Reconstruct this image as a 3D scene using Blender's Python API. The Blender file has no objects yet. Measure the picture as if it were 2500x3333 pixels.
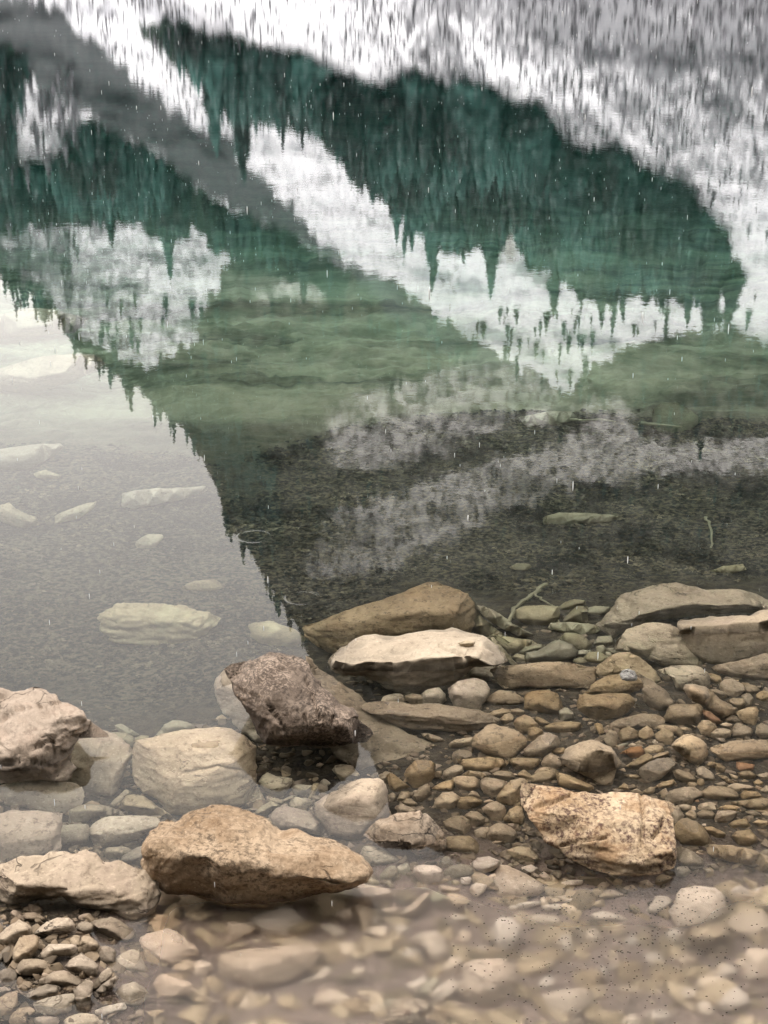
import bpy, math, random
import numpy as np
from mathutils import Vector, Matrix
from mathutils.geometry import delaunay_2d_cdt

random.seed(7)
rng = np.random.default_rng(11)
S = bpy.context.scene
COL = S.collection

# ---------------------------------------------------------------- camera, sky, sun, exposure
PITCH = math.radians(20.0)
VFOV = math.radians(34.0)
EYE = 1.6
cd = bpy.data.cameras.new('camera')
cam = bpy.data.objects.new('camera', cd)
COL.objects.link(cam)
cam.location = (0, 0, EYE)
cam.rotation_euler = (math.pi / 2 - PITCH, 0, 0)
cd.sensor_fit = 'VERTICAL'
cd.angle = VFOV
cd.clip_end = 5000
S.camera = cam

SUN_EL, SUN_ROT = math.radians(76), math.radians(265)
w = bpy.data.worlds.new('World')
S.world = w
w.use_nodes = True
wn = w.node_tree
wn.nodes.clear()
sky = wn.nodes.new('ShaderNodeTexSky')
sky.sky_type = 'NISHITA'
sky.sun_disc = False
sky.sun_elevation = SUN_EL
sky.sun_rotation = SUN_ROT
sky.air_density = 1.0
sky.dust_density = 3.0
sky.ozone_density = 1.0
hs = wn.nodes.new('ShaderNodeHueSaturation')
hs.inputs['Saturation'].default_value = 0.06        # an overcast sky is grey
hs.inputs['Value'].default_value = 1.0
ov = wn.nodes.new('ShaderNodeMix')
ov.data_type = 'RGBA'
ov.inputs[0].default_value = 0.7                   # share of the even cloud layer
ov.inputs[7].default_value = (9.3, 8.65, 8.1, 1)
bg = wn.nodes.new('ShaderNodeBackground')
bg.inputs['Strength'].default_value = 0.12
wo = wn.nodes.new('ShaderNodeOutputWorld')
wn.links.new(sky.outputs[0], hs.inputs['Color'])
wn.links.new(hs.outputs[0], ov.inputs[6])
# low cloud: brightest in the mist near the horizon, duller overhead
tcw = wn.nodes.new('ShaderNodeTexCoord'); sepw = wn.nodes.new('ShaderNodeSeparateXYZ')
wn.links.new(tcw.outputs['Generated'], sepw.inputs[0])
elev = wn.nodes.new('ShaderNodeMapRange'); elev.interpolation_type = 'SMOOTHSTEP'
for i, v in ((1, 0.16), (2, 0.52), (3, 1.16), (4, 0.78)): elev.inputs[i].default_value = v
wn.links.new(sepw.outputs['Z'], elev.inputs[0])
grad = wn.nodes.new('ShaderNodeVectorMath'); grad.operation = 'SCALE'
wn.links.new(ov.outputs[2], grad.inputs[0]); wn.links.new(elev.outputs[0], grad.inputs['Scale'])
wn.links.new(grad.outputs[0], bg.inputs[0])
wn.links.new(bg.outputs[0], wo.inputs[0])

sl = bpy.data.lights.new('sun', 'SUN')
sl.energy = 1.5
sl.angle = math.radians(22)
sl.color = (1.0, 0.94, 0.86)
sun = bpy.data.objects.new('sun', sl)
COL.objects.link(sun)
# high overhead: top faces bright, upright faces in shade
sun.rotation_euler = Vector((0.25, 0.02, -1.0)).to_track_quat('-Z', 'Y').to_euler()

S.view_settings.view_transform = 'Standard'
S.view_settings.look = 'None'
S.view_settings.gamma = 1
S.view_settings.use_curve_mapping = False
S.view_settings.exposure = 1.55
S.cycles.max_bounces = 10
S.cycles.transmission_bounces = 8
S.cycles.transparent_max_bounces = 8
S.cycles.diffuse_bounces = 3
S.cycles.glossy_bounces = 4
S.cycles.caustics_refractive = True
S.cycles.caustics_reflective = False
S.cycles.blur_glossy = 0.3
S.cycles.use_denoising = True

# ---------------------------------------------------------------- pixels of the photograph and the place
W_PX, H_PX = 2500.0, 3333.0
FOC = (H_PX / 2) / math.tan(VFOV / 2)
cp, sp = math.cos(PITCH), math.sin(PITCH)
FWD = np.array([0, cp, -sp]); UPV = np.array([0, sp, cp]); RGT = np.array([1.0, 0, 0])
CAM = np.array([0, 0, EYE])
IOR = 1.333

def ray(px, py):
    d = FWD + RGT * ((px - W_PX / 2) / FOC) + UPV * ((H_PX / 2 - py) / FOC)
    return d / np.linalg.norm(d)

def bent(d):
    """direction of a sight line below the water"""
    r = 1 / IOR
    c = -d[2]
    k = math.sqrt(1 - r * r * (1 - c * c))
    t = r * d
    t[2] = -k
    return t / np.linalg.norm(t)

def point_at_z(px, py, z):
    d = ray(px, py)
    if z >= 0:
        return CAM + d * ((z - EYE) / d[2])
    wp = CAM + d * (-EYE / d[2])
    b = bent(d.copy())
    return wp + b * (z / b[2])

def point_on_plane(px, py, p0, n):
    d = ray(px, py)
    dn = d @ n
    t = ((p0 - CAM) @ n) / dn if abs(dn) > 1e-6 else 5.0
    p = CAM + d * t
    if p[2] >= 0 and t > 0:
        return p
    wp = CAM + d * (-EYE / d[2])
    b = bent(d.copy())
    return wp + b * (((p0 - wp) @ n) / (b @ n))

def project(x, y, z=0.0):
    v = np.stack([np.asarray(x, float), np.asarray(y, float), np.zeros_like(np.asarray(x, float)) + z - EYE], -1)
    f = np.maximum(v @ FWD, 0.3)
    return W_PX / 2 + FOC * (v @ RGT) / f, H_PX / 2 - FOC * (v @ UPV) / f

# ---------------------------------------------------------------- noise
_perm = rng.permutation(512)
_grad = rng.normal(size=(512, 3)); _grad /= np.linalg.norm(_grad, axis=1)[:, None]

def perlin(p):
    p = np.asarray(p, float)
    i = np.floor(p).astype(int)
    f = p - i
    u = f * f * f * (f * (f * 6 - 15) + 10)
    out = 0
    for dx in (0, 1):
        for dy in (0, 1):
            for dz in (0, 1):
                h = _perm[(_perm[(_perm[(i[:, 0] + dx) & 511] + i[:, 1] + dy) & 511] + i[:, 2] + dz) & 511]
                g = _grad[h]
                v = ((f - np.array([dx, dy, dz])) * g).sum(1)
                wx = u[:, 0] if dx else 1 - u[:, 0]
                wy = u[:, 1] if dy else 1 - u[:, 1]
                wz = u[:, 2] if dz else 1 - u[:, 2]
                out = out + v * wx * wy * wz
    return out * 1.6

def fbm(p, octaves=4, gain=0.5):
    a, s, o = 1.0, 1.0, 0
    for k in range(octaves):
        o = o + a * perlin(np.asarray(p) * s + k * 17.3)
        a *= gain; s *= 2.03
    return o

# ---------------------------------------------------------------- the ground under the lake and the shore
GY = np.array([-40, -4.0, 0.0, 1.6, 2.1, 2.8, 3.4, 3.9, 4.6, 5.4, 6.4, 8.0, 10.0, 15.0, 30.0, 80.0, 170.0, 260.0])
GZ = np.array([5.0, 0.75, 0.16, -0.03, -0.07, -0.09, -0.16, -0.30, -0.42, -0.56, -0.72, -1.05, -1.6, -3.0, -6.0, -14.0, -14.0, 6.0])
CTRL = np.array([  # px, py, z
    (150, 3150, 0.045), (60, 3000, 0.02), (330, 3250, 0.03), (330, 3080, 0.015), (500, 3150, -0.06), (900, 3200, -0.10), (1400, 3150, -0.11),
    (2000, 3200, -0.13), (1800, 2970, -0.13), (2350, 3000, -0.13), (1300, 2900, -0.06), (1000, 2950, -0.09), (700, 2850, -0.08),
    (1050, 2700, -0.09), (700, 2620, -0.21), (950, 2500, -0.19), (300, 2740, -0.15), (100, 2800, -0.13), (250, 2560, -0.20), (450, 2700, -0.19), (150, 2920, -0.09),
    (1480, 2760, -0.04), (1500, 2600, -0.03), (1750, 2500, -0.025), (1900, 2780, -0.05), (2200, 2600, -0.02), (2400, 2750, -0.02), (2400, 2480, -0.02),
    (2050, 2420, -0.04), (1600, 2380, -0.06), (1350, 2350, -0.09), (1100, 2300, -0.14), (1800, 2280, -0.09), (2250, 2280, -0.07), (2450, 2250, -0.08),
    (1300, 2120, -0.20), (1650, 2060, -0.24), (1850, 2100, -0.17), (2250, 2120, -0.15), (1900, 1980, -0.27), (2300, 1960, -0.26), (1200, 1960, -0.31),
    (100, 2460, -0.17), (420, 2420, -0.26), (450, 2330, -0.28), (850, 2150, -0.28), (400, 2100, -0.36), (100, 2150, -0.34),
])

def ground(x, y):
    x = np.asarray(x, float); y = np.asarray(y, float)
    base = np.interp(y, GY, GZ)
    px, py = project(x, np.maximum(y, 1.7), -0.05)
    num = 0.35 * base; den = 0.35 + np.zeros_like(base)
    for cx, cy, cz in CTRL:
        k = np.exp(-(((px - cx) / 190) ** 2 + ((py - cy) / 130) ** 2))
        num = num + k * cz; den = den + k
    out = num / den
    far = np.clip((y - 4.2) / 1.0, 0, 1)
    return out * (1 - far) + base * far

def on_ground(px, py):
    z = -0.1
    for _ in range(9):
        p = point_at_z(px, py, z)
        z = 0.5 * z + 0.5 * float(ground(p[0], p[1]))
    p = point_at_z(px, py, z)
    return p

# ---------------------------------------------------------------- small helpers
def mesh_obj(name, verts, faces, mat=None, parent=None, smooth=True):
    me = bpy.data.meshes.new(name)
    verts = np.asarray(verts, np.float32); faces = np.asarray(faces, np.int32)
    nv, nf, k = len(verts), len(faces), faces.shape[1]
    me.vertices.add(nv); me.vertices.foreach_set('co', verts.ravel())
    me.loops.add(nf * k); me.loops.foreach_set('vertex_index', faces.ravel())
    me.polygons.add(nf)
    me.polygons.foreach_set('loop_start', np.arange(0, nf * k, k, dtype=np.int32))
    if smooth:
        me.polygons.foreach_set('use_smooth', np.ones(nf, dtype=bool))
    me.update(calc_edges=True)
    me.validate()
    if mat: me.materials.append(mat)
    o = bpy.data.objects.new(name, me)
    COL.objects.link(o)
    if parent: o.parent = parent
    return o

def tag(o, label=None, cat=None, group=None, kind=None):
    if label: o['label'] = label
    if cat: o['category'] = cat
    if group: o['group'] = group
    if kind: o['kind'] = kind
    return o

class NT:
    """short hand for node trees"""
    def __init__(s, name):
        s.m = bpy.data.materials.new(name); s.m.use_nodes = True
        s.t = s.m.node_tree; s.t.nodes.clear()
        s.out = s.n('ShaderNodeOutputMaterial')
    def n(s, typ, ins=None, **kw):
        x = s.t.nodes.new(typ)
        for k, v in kw.items(): setattr(x, k, v)
        for k, v in (ins or {}).items():
            if isinstance(v, tuple) and len(v) == 2 and hasattr(v[0], 'outputs'): s.t.links.new(v[0].outputs[v[1]], x.inputs[k])
            elif hasattr(v, 'outputs'): s.t.links.new(v.outputs[0], x.inputs[k])
            else: x.inputs[k].default_value = v
        return x
    def mix(s, f, a, b, blend='MIX'):
        x = s.n('ShaderNodeMix', data_type='RGBA', blend_type=blend)
        for k, v in ((0, f), (6, a), (7, b)):
            if hasattr(v, 'outputs'): s.t.links.new(v.outputs[2] if v.bl_idname == 'ShaderNodeMix' else v.outputs[0], x.inputs[k])
            else: x.inputs[k].default_value = v
        return x
    def ramp(s, f, stops, interp='LINEAR'):
        x = s.n('ShaderNodeValToRGB'); s.t.links.new(f.outputs[0], x.inputs[0])
        e = x.color_ramp.elements; x.color_ramp.interpolation = interp
        while len(e) < len(stops): e.new(0.5)
        for i, (p, c) in enumerate(stops):
            e[i].position = p
            e[i].color = c if isinstance(c, tuple) else (c, c, c, 1)
        return x
    def math(s, op, a, b=0.0, c=None):
        x = s.n('ShaderNodeMath', operation=op)
        for k, v in ((0, a), (1, b), (2, c)):
            if v is None: continue
            if isinstance(v, tuple): s.t.links.new(v[0].outputs[v[1]], x.inputs[k])
            elif hasattr(v, 'outputs'): s.t.links.new(v.outputs[0], x.inputs[k])
            else: x.inputs[k].default_value = v
        return x
    def noise(s, vec, scale, detail=4, rough=0.55, dist=0.0):
        return s.n('ShaderNodeTexNoise', {'Vector': vec, 'Scale': scale, 'Detail': detail, 'Roughness': rough, 'Distortion': dist})
    def link(s, a, i, b, j): s.t.links.new(a.outputs[i], b.inputs[j])
def C(r, g, b): return (r, g, b, 1)

# ---------------------------------------------------------------- materials
def rock_material(name, light, dark, spot, spot_amount=0.35, patch=None, patch_amount=0.0, rough=0.75, bump=1.0, strata=0.25, vary=0.25, spec=0.3, dense=0.0, pale_fleck=0.35):
    n = NT(name)
    tc = n.n('ShaderNodeTexCoord')
    oi = n.n('ShaderNodeObjectInfo')
    off = n.n('ShaderNodeVectorMath', {0: (oi, 'Random')}, operation='SCALE')
    off.inputs[0].default_value = (37, 51, 23); n.link(oi, 'Random', off, 'Scale')
    v = n.n('ShaderNodeVectorMath', {0: (tc, 'Object'), 1: off}, operation='ADD')
    big = n.noise(v, 9.0, 6, 0.6)
    col = n.mix(n.ramp(big, [(0.32, 0.0), (0.68, 1.0)]), dark, light)
    # layered grain of the gneiss
    ms = n.n('ShaderNodeMapping', {'Vector': v}); ms.inputs['Scale'].default_value = (6, 9, 70)
    ms.inputs['Rotation'].default_value = (0.35, 0.2, 0.3)
    lay = n.noise(ms, 1.0, 5, 0.6, 0.6)
    col = n.mix(n.math('MULTIPLY', n.ramp(lay, [(0.45, 0.0), (0.62, 1.0)]), strata), col, dark)
    fine = n.noise(v, 105.0 if dense else 70.0, 6, 0.72)
    spot_amount = n.math('MULTIPLY', n.ramp(n.noise(v, 8.0, 4, .6), [(.36, .25), (.58, 1.0)]), spot_amount) if dense else spot_amount
    col = n.mix(n.math('MULTIPLY', n.ramp(fine, [(0.52 - dense, 0.0), (0.66 - 1.4 * dense, 1.0)]), spot_amount), col, spot)
    fine2 = n.noise(v, 170.0, 3, 0.6)  # pale crystal flecks, the rock's own colour
    pale_fleck = n.math('MULTIPLY', n.ramp(n.noise(v, 11.0, 4, .6), [(.40, .1), (.60, 1.0)]), pale_fleck) if pale_fleck > .5 else pale_fleck
    col = n.mix(n.math('MULTIPLY', n.ramp(fine2, [(0.55 if not hasattr(pale_fleck, 'outputs') else .49, 0.0), (0.7 if not hasattr(pale_fleck, 'outputs') else .58, 1.0)]), pale_fleck), col, C(min(light[0] * 1.5, .75), min(light[1] * 1.5, .7), min(light[2] * 1.5, .64)))
    if patch:
        pn = n.noise(v, 13.0, 5, 0.65, 0.4)
        col = n.mix(n.math('MULTIPLY', n.ramp(pn, [(0.5, 0.0), (0.62, 1.0)]), patch_amount), col, patch)
    cm = n.n('ShaderNodeMapping', {'Vector': v}); cm.inputs['Scale'].default_value = (5, 6, 13); cm.inputs['Rotation'].default_value = (.5, .3, .9)
    cn = n.noise(cm, 1.0, 4, .6, .8)
    ck = n.n('ShaderNodeMapRange', {0: n.math('ABSOLUTE', n.math('SUBTRACT', cn, .52)), 1: .0015, 2: .009, 3: .8, 4: 0.0})
    ck = n.math('MULTIPLY', ck, n.ramp(n.noise(v, 7.0, 3, .5), [(.54, 0.), (.66, 1.)]))
    col = n.mix(ck, col, C(spot[0] * .45, spot[1] * .45, spot[2] * .45))
    tone = n.math('MULTIPLY_ADD', (oi, 'Random'), 2 * vary, 1 - vary)
    gp = n.n('ShaderNodeNewGeometry'); sz = n.n('ShaderNodeSeparateXYZ', {0: (gp, 'Position')})
    zz = n.math('MULTIPLY_ADD', big, -.03, (sz, 'Z'))
    wet = n.math('MULTIPLY', n.n('ShaderNodeMapRange', {0: zz, 1: .012, 2: -.004}), n.math('GREATER_THAN', (sz, 'Z'), 0.0))
    tone = n.math('MULTIPLY', tone, n.math('MULTIPLY_ADD', wet, -.5, 1.0))
    hv = n.n('ShaderNodeHueSaturation', {'Color': (col, 2), 'Value': tone})
    r2 = n.math('FRACT', n.math('MULTIPLY', (oi, 'Random'), 7.31))
    n.link(n.math('MULTIPLY_ADD', r2, 0.3, 0.78), 0, hv, 'Saturation')
    b0 = n.noise(v, 45.0, 8, 0.65)
    b1 = n.math('MULTIPLY_ADD', lay, 0.6, b0)
    b2 = n.math('MULTIPLY_ADD', fine, 0.35, n.math('MULTIPLY_ADD', ck, -1.2, b1))
    bp = n.n('ShaderNodeBump', {'Height': b2, 'Strength': 1.0, 'Distance': 0.0035 * bump})
    p = n.n('ShaderNodeBsdfPrincipled', {'Base Color': hv, 'Roughness': rough, 'Normal': bp})
    p.inputs['Specular IOR Level'].default_value = spec
    n.link(p, 0, n.out, 0)
    return n.m

M_SUB = rock_material('submerged_stone', C(.33, .262, .172), C(.19, .145, .092), C(.075, .053, .032), .65, C(.24, .215, .125), .35)
M_BROWN = rock_material('brown_stone', C(.345, .255, .15), C(.175, .123, .068), C(.045, .03, .017), .75, C(.27, .165, .085), .25, vary=.22)
M_TAN = rock_material('tan_stone', C(.31, .24, .145), C(.20, .148, .085), C(.075, .052, .03), .65, C(.25, .17, .12), .3, vary=.05)
M_PALE = rock_material('pale_stone', C(.50, .41, .295), C(.31, .24, .16), C(.13, .09, .058), .7, C(.34, .25, .195), .3, vary=.15)
M_CREAM = rock_material('cream_stone', C(.35, .277, .195), C(.22, .165, .11), C(.085, .055, .036), .7, C(.26, .185, .14), .3, vary=.1)
M_GREEN = rock_material('silty_stone', C(.28, .23, .148), C(.17, .138, .085), C(.07, .06, .035), .3, C(.29, .27, .165), .4, bump=.7)
M_PINK = rock_material('pink_stone', C(.32, .245, .18), C(.22, .16, .11), C(.09, .055, .036), .5, C(.30, .20, .135), .4, vary=.05)
M_RUST = rock_material('rusty_stone', C(.43, .34, .235), C(.24, .16, .088), C(.05, .022, .017), .95, C(.24, .135, .06), .5, vary=.02, bump=1.1, strata=.4, dense=.055)
M_DARK = rock_material('dark_stone', C(.19, .145, .112), C(.04, .026, .017), C(.014, .009, .006), .9, C(.035, .021, .013), .5, vary=.02, bump=1.2, rough=.65, spec=.2, dense=.055, pale_fleck=.85)
M_GOLD = rock_material('golden_stone', C(.37, .28, .19), C(.17, .108, .057), C(.035, .02, .01), .8, C(.14, .075, .03), .4, vary=.02, bump=1.3, dense=.055)
M_BEIGE = rock_material('beige_stone', C(.52, .405, .31), C(.37, .275, .20), C(.16, .11, .075), .5, C(.42, .31, .24), .3, vary=.12)
M_MOSS = rock_material('mossy_stone', C(.15, .145, .085), C(.075, .07, .04), C(.03, .028, .016), .5, vary=.05)
M_WHITE = rock_material('white_stone', C(.33, .27, .19), C(.245, .19, .13), C(.09, .058, .036), .45, vary=.08)
M_ORANGE = rock_material('orange_stone', C(.33, .165, .062), C(.19, .09, .04), C(.075, .04, .02), .3, vary=.15)

def bed_material():
    n = NT('silt')
    g = n.n('ShaderNodeNewGeometry')
    am = n.n('ShaderNodeMapping', {'Vector': (g, 'Position')}); am.inputs['Scale'].default_value = (.45, 1.0, 1.0)
    a = n.noise(am, 2.2, 6, 0.62, .6)
    b = n.noise((g, 'Position'), 28.0, 6, 0.65)
    c = n.noise((g, 'Position'), 62.0, 4, 0.65)
    at = n.n('ShaderNodeAttribute', attribute_name='weed')
    col = n.mix(n.ramp(b, [(.35, 0.), (.65, 1.)]), C(.018, .013, .008), C(.065, .047, .028))
    pale = n.mix(n.ramp(a, [(.36, 0.), (.64, 1.)]), C(.075, .072, .045), C(.36, .32, .215))
    deep = n.n('ShaderNodeAttribute', attribute_name='deep')
    col = n.mix((deep), col, pale)
    n.t.links.new(deep.outputs['Fac'], col.inputs[0])
    sand = n.n('ShaderNodeAttribute', attribute_name='sand')
    col = n.mix(0.5, col, n.mix(n.ramp(b, [(.35, 0.), (.65, 1.)]), C(.165, .114, .09), C(.265, .186, .148))); n.t.links.new(sand.outputs['Fac'], col.inputs[0])
    weed = n.mix(n.ramp(c, [(.42, 0.), (.60, 1.)]), C(.004, .003, .002), C(.09, .069, .042))
    col2 = n.mix(0.5, col, weed); n.t.links.new(at.outputs['Fac'], col2.inputs[0])
    bp = n.n('ShaderNodeBump', {'Height': n.math('MULTIPLY_ADD', c, .6, b), 'Strength': 1.0, 'Distance': .02})
    p = n.n('ShaderNodeBsdfPrincipled', {'Base Color': (col2, 2), 'Roughness': .9, 'Normal': bp})
    n.link(p, 0, n.out, 0)
    return n.m

def water_material():
    n = NT('lake_water')
    g = n.n('ShaderNodeNewGeometry')
    pos = (g, 'Position')
    sx = n.n('ShaderNodeSeparateXYZ', {0: pos})
    # wind and rain ripples: several wavelengths, longer and stronger away from the shore
    m1 = n.n('ShaderNodeMapping', {'Vector': pos}); m1.inputs['Scale'].default_value = (1.0, 1.0, 1)
    n1 = n.noise(m1, 17.0, 3, 0.55)
    n2 = n.noise(m1, 7.0, 2, 0.5)
    n3 = n.noise(m1, 1.7, 2, 0.5)
    dist = n.n('ShaderNodeMapRange', {0: (sx, 'Y'), 1: 3.0, 2: 13.0, 3: 0.16, 4: 0.38})
    h = n.math('MULTIPLY', n1, RIP1)
    h = n.math('MULTIPLY_ADD', n2, RIP2, h)
    h = n.math('MULTIPLY_ADD', n3, RIP3, h)
    h = n.math('MULTIPLY', h, dist)
    # rings where drops have just landed
    for cx, cy, r in RINGS:
        dx = n.math('SUBTRACT', (sx, 'X'), cx); dy = n.math('SUBTRACT', (sx, 'Y'), cy)
        dd = n.math('SQRT', n.math('ADD', n.math('MULTIPLY', dx, dx), n.math('MULTIPLY', dy, dy)))
        e = n.math('DIVIDE', n.math('SUBTRACT', dd, r), .004)
        e = n.math('EXPONENT', n.math('MULTIPLY', n.math('MULTIPLY', e, e), -1.0))
        h = n.math('MULTIPLY_ADD', e, .00011, h)
    bp = n.n('ShaderNodeBump', {'Height': h, 'Strength': 1.0, 'Distance': 1.0})
    # rain-beaten shallows by the shore: fine chop blurs what lies below
    wob = n.noise(pos, 2.3, 3, 0.5)
    edge = n.math('MULTIPLY_ADD', wob, 0.5, (sx, 'Y'))
    rough = n.n('ShaderNodeMapRange', {0: edge, 1: 2.86, 2: 2.68, 3: 0.0, 4: BLUR})
    rough = n.math('MULTIPLY', rough, n.n('ShaderNodeMapRange', {0: n.math('MULTIPLY_ADD', wob, .2, (sx, 'X')), 1: -.38, 2: -.25}))
    gl = n.n('ShaderNodeBsdfGlass', {'IOR': 1.333, 'Roughness': rough, 'Normal': bp, 'Color': C(1, 1, 1)})
    gl.distribution = 'GGX'
    ab = n.n('ShaderNodeVolumeAbsorption', {'Color': C(*WCOL), 'Density': WDEN})
    n.link(gl, 0, n.out, 0)
    n.link(ab, 0, n.out, 1)
    return n.m
RIP1, RIP2, RIP3 = .00036, .00036, .00014
BLUR = .29
WCOL, WDEN = (.45, .80, .81), 0.62
RINGS = []
for px, py, r in ((830, 1745, .045), (1010, 1720, .035), (985, 1945, .04)):
    d = ray(px, py); p = CAM + d * (-EYE / d[2]); RINGS.append((p[0], p[1], r))

# ---------------------------------------------------------------- lake bed
def grid_faces(nr, nc):
    i = np.arange(nr * nc).reshape(nr, nc)
    return np.stack([i[:-1, :-1], i[:-1, 1:], i[1:, 1:], i[1:, :-1]], -1).reshape(-1, 4)

ys = np.concatenate([np.linspace(-40, -2, 12), np.linspace(-1.5, 1.6, 24), np.linspace(1.65, 8.0, 260), np.geomspace(8.1, 260, 70)])
xs = np.concatenate([np.linspace(-1, -.5, 20)[:-1], np.linspace(-.5, .5, 230), np.linspace(.5, 1, 20)[1:]])
Y, X = np.meshgrid(ys, xs, indexing='ij')
half = 1.1 + np.abs(Y) * 0.62
half = np.where(Y > 100, half * 4, half) + np.maximum(-Y, 0) * .6
Xw = X * half * np.where(np.abs(X) > .5, 1 + (np.abs(X) - .5) * 3, 1)
Z = ground(Xw.ravel(), Y.ravel()).reshape(Y.shape)
P = np.stack([Xw, Y, np.zeros_like(Y)], -1).reshape(-1, 3)
nz = fbm(P * 2.2, 4) * .008 + fbm(P * 14, 3) * .004
nzd = np.interp(P[:, 1], [3.4, 4.5, 8, 30], [1, 2.5, 14, 40])
Zf = Z.ravel() + nz * nzd
bed_v = np.stack([P[:, 0], P[:, 1], Zf], -1)
WEED_PX = [  # dark weed mat between the shore stones and the drop-off, in photograph pixels of its outline
    [(-400, 1500), (200, 1440), (640, 1500), (760, 1650), (900, 1480), (1300, 1350), (2100, 1350), (2900, 1380), (2900, 1900), (2250, 1890), (1900, 1960), (1600, 1930),
     (1350, 1890), (1000, 2020), (900, 2080), (720, 2250), (560, 2330), (350, 2340), (180, 2250), (-400, 2200)],
]
def in_poly(px, py, poly):
    px = np.asarray(px, float); py = np.asarray(py, float)
    c = np.zeros(px.shape, bool)
    q = list(poly); x0, y0 = q[-1]
    for x1, y1 in q:
        with np.errstate(divide='ignore', invalid='ignore'):
            cond = ((y1 > py) != (y0 > py)) & (px < (x0 - x1) * (py - y1) / (y0 - y1 + 1e-12) + x1)
        c ^= cond; x0, y0 = x1, y1
    return c
def soft_poly(px, py, poly, blur):
    s = 0
    for ox, oy in ((0, 0), (1, 0), (-1, 0), (0, 1), (0, -1), (.7, .7), (-.7, .7), (.7, -.7), (-.7, -.7)):
        s = s + in_poly(px + ox * blur, py + oy * blur, poly)
    return s / 9.0
def densify(q, m=6): return [(q[i - 1][0] + (q[i][0] - q[i - 1][0]) * j / m, q[i - 1][1] + (q[i][1] - q[i - 1][1]) * j / m) for i in range(len(q)) for j in range(m)]
WEED_W = [[tuple(on_ground(*p)[:2]) for p in densify(q)] for q in WEED_PX]
def weed_at(x, y):
    q = np.stack([x, y, x * 0], -1)
    return sum(soft_poly(x + perlin(q * 2.1) * .09, y + perlin(q * 2.1 + 9) * .12, w_, .06) for w_ in WEED_W).clip(0, 1)
weed = weed_at(bed_v[:, 0], bed_v[:, 1])
deepv = np.clip((bed_v[:, 1] - 5.2) / 1.3, 0, 1) * (1 - .85 * np.clip((bed_v[:, 1] - 8.0) / 4, 0, 1))
bed = mesh_obj('lake_bed', bed_v, grid_faces(*Y.shape), bed_material())
bed['kind'] = 'structure'
sandv = np.clip((2.75 - bed_v[:, 1] + .08 * perlin(bed_v * 2)) / .25, 0, 1) * np.clip((bed_v[:, 0] + .55) / .3, 0, 1)
for nm, val in (('weed', weed), ('deep', deepv), ('sand', sandv)):
    a = bed.data.attributes.new(nm, 'FLOAT', 'POINT'); a.data.foreach_set('value', val.astype(np.float32))

# ---------------------------------------------------------------- water
wv = [(-420, -3.2, 0), (420, -3.2, 0), (420, 420, 0), (-420, 420, 0)]
nx = np.linspace(-420, 420, 41); ny = np.linspace(-3.2, 420, 41)
gx, gy = np.meshgrid(nx, ny)
water = mesh_obj('water', np.stack([gx, gy, gx * 0], -1).reshape(-1, 3), grid_faces(41, 41), water_material())
water['kind'] = 'structure'

# ---------------------------------------------------------------- the mountain across the lake
def mirrored(px, py):
    """sight line into the lake, turned up by the surface: direction for arrays of photograph pixels"""
    px = np.asarray(px, float); py = np.asarray(py, float)
    d = FWD + ((px - W_PX / 2) / FOC)[..., None] * RGT + ((H_PX / 2 - py) / FOC)[..., None] * UPV
    d = d / np.linalg.norm(d, axis=-1)[..., None]
    d[..., 2] *= -1
    return d
RIDGE = np.array([(-2400, -150), (-1500, 250), (-700, 620), (-300, 760), (0, 904), (166, 995), (256, 1145), (467, 1281), (560, 1370), (603, 1401), (663, 1507), (708, 1597), (738, 1703), (800, 1778), (874, 1900), (964, 2034), (1025, 2185),
                  (1145, 2381), (1215, 2470), (1245, 2580), (1290, 2690), (1400, 2770), (1520, 2830), (1733, 2862), (2190, 2820), (2500, 2865), (3000, 2780), (3600, 2600), (4800, 2200)], float)
def mountain_point(px, py, rough=True):
    d = mirrored(px, py)
    hor = np.hypot(d[..., 0], d[..., 1])
    el = np.degrees(np.arctan2(d[..., 2], hor))
    D = 320 * (1 + 1.25 * (np.maximum(el, 0) / 33) ** 1.1)
    p = np.stack([d[..., 0] / hor * D, d[..., 1] / hor * D, -EYE + np.tan(np.radians(el)) * D], -1)
    if rough:
        f = p.reshape(-1, 3)
        k = 1 + .035 * fbm(f / 60, 5, .55)
        f = (f - np.array([0, 0, -EYE])) * k[:, None] + np.array([0, 0, -EYE])
        p = f.reshape(p.shape)
    return p
WS = 1 / .6636
def WP(*pts): return [(x * WS, y * WS) for x, y in pts]
FOREST_A = WP((300, 40), (420, 60), (520, 90), (640, 110), (720, 150), (830, 190), (880, 150), (930, 165), (970, 195), (1000, 170), (1060, 185), (1080, 215), (1170, 225), (1200, 290), (1260, 330), (1330, 310), (1380, 370), (1470, 385), (1500, 440), (1550, 470), (1560, 515), (1600, 560), (1610, 600), (1500, 645), (1360, 650), (1280, 655),
              (1200, 610), (1125, 560), (1105, 460), (1085, 550), (1060, 530), (1000, 550), (940, 540), (890, 490), (820, 430), (770, 400), (730, 345), (680, 285), (610, 265), (560, 270), (480, 255), (450, 205), (390, 155), (325, 100))
FOREST_B = WP((-400, 100), (0, 90), (55, 110), (60, 200), (20, 250), (-10, 330), (60, 360), (130, 340), (180, 260), (330, 325), (440, 420), (560, 480), (640, 520), (760, 600), (740, 650), (640, 600), (520, 590), (430, 500), (380, 520), (330, 500), (250, 480), (160, 490), (60, 500), (0, 500), (-400, 480))
FOREST_C = WP((0, 590), (110, 655), (170, 755), (310, 840), (400, 920), (450, 990), (500, 1110), (540, 1170), (620, 1180), (600, 1000), (480, 850), (380, 780), (300, 800), (200, 740), (120, 690), (80, 640))
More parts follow.
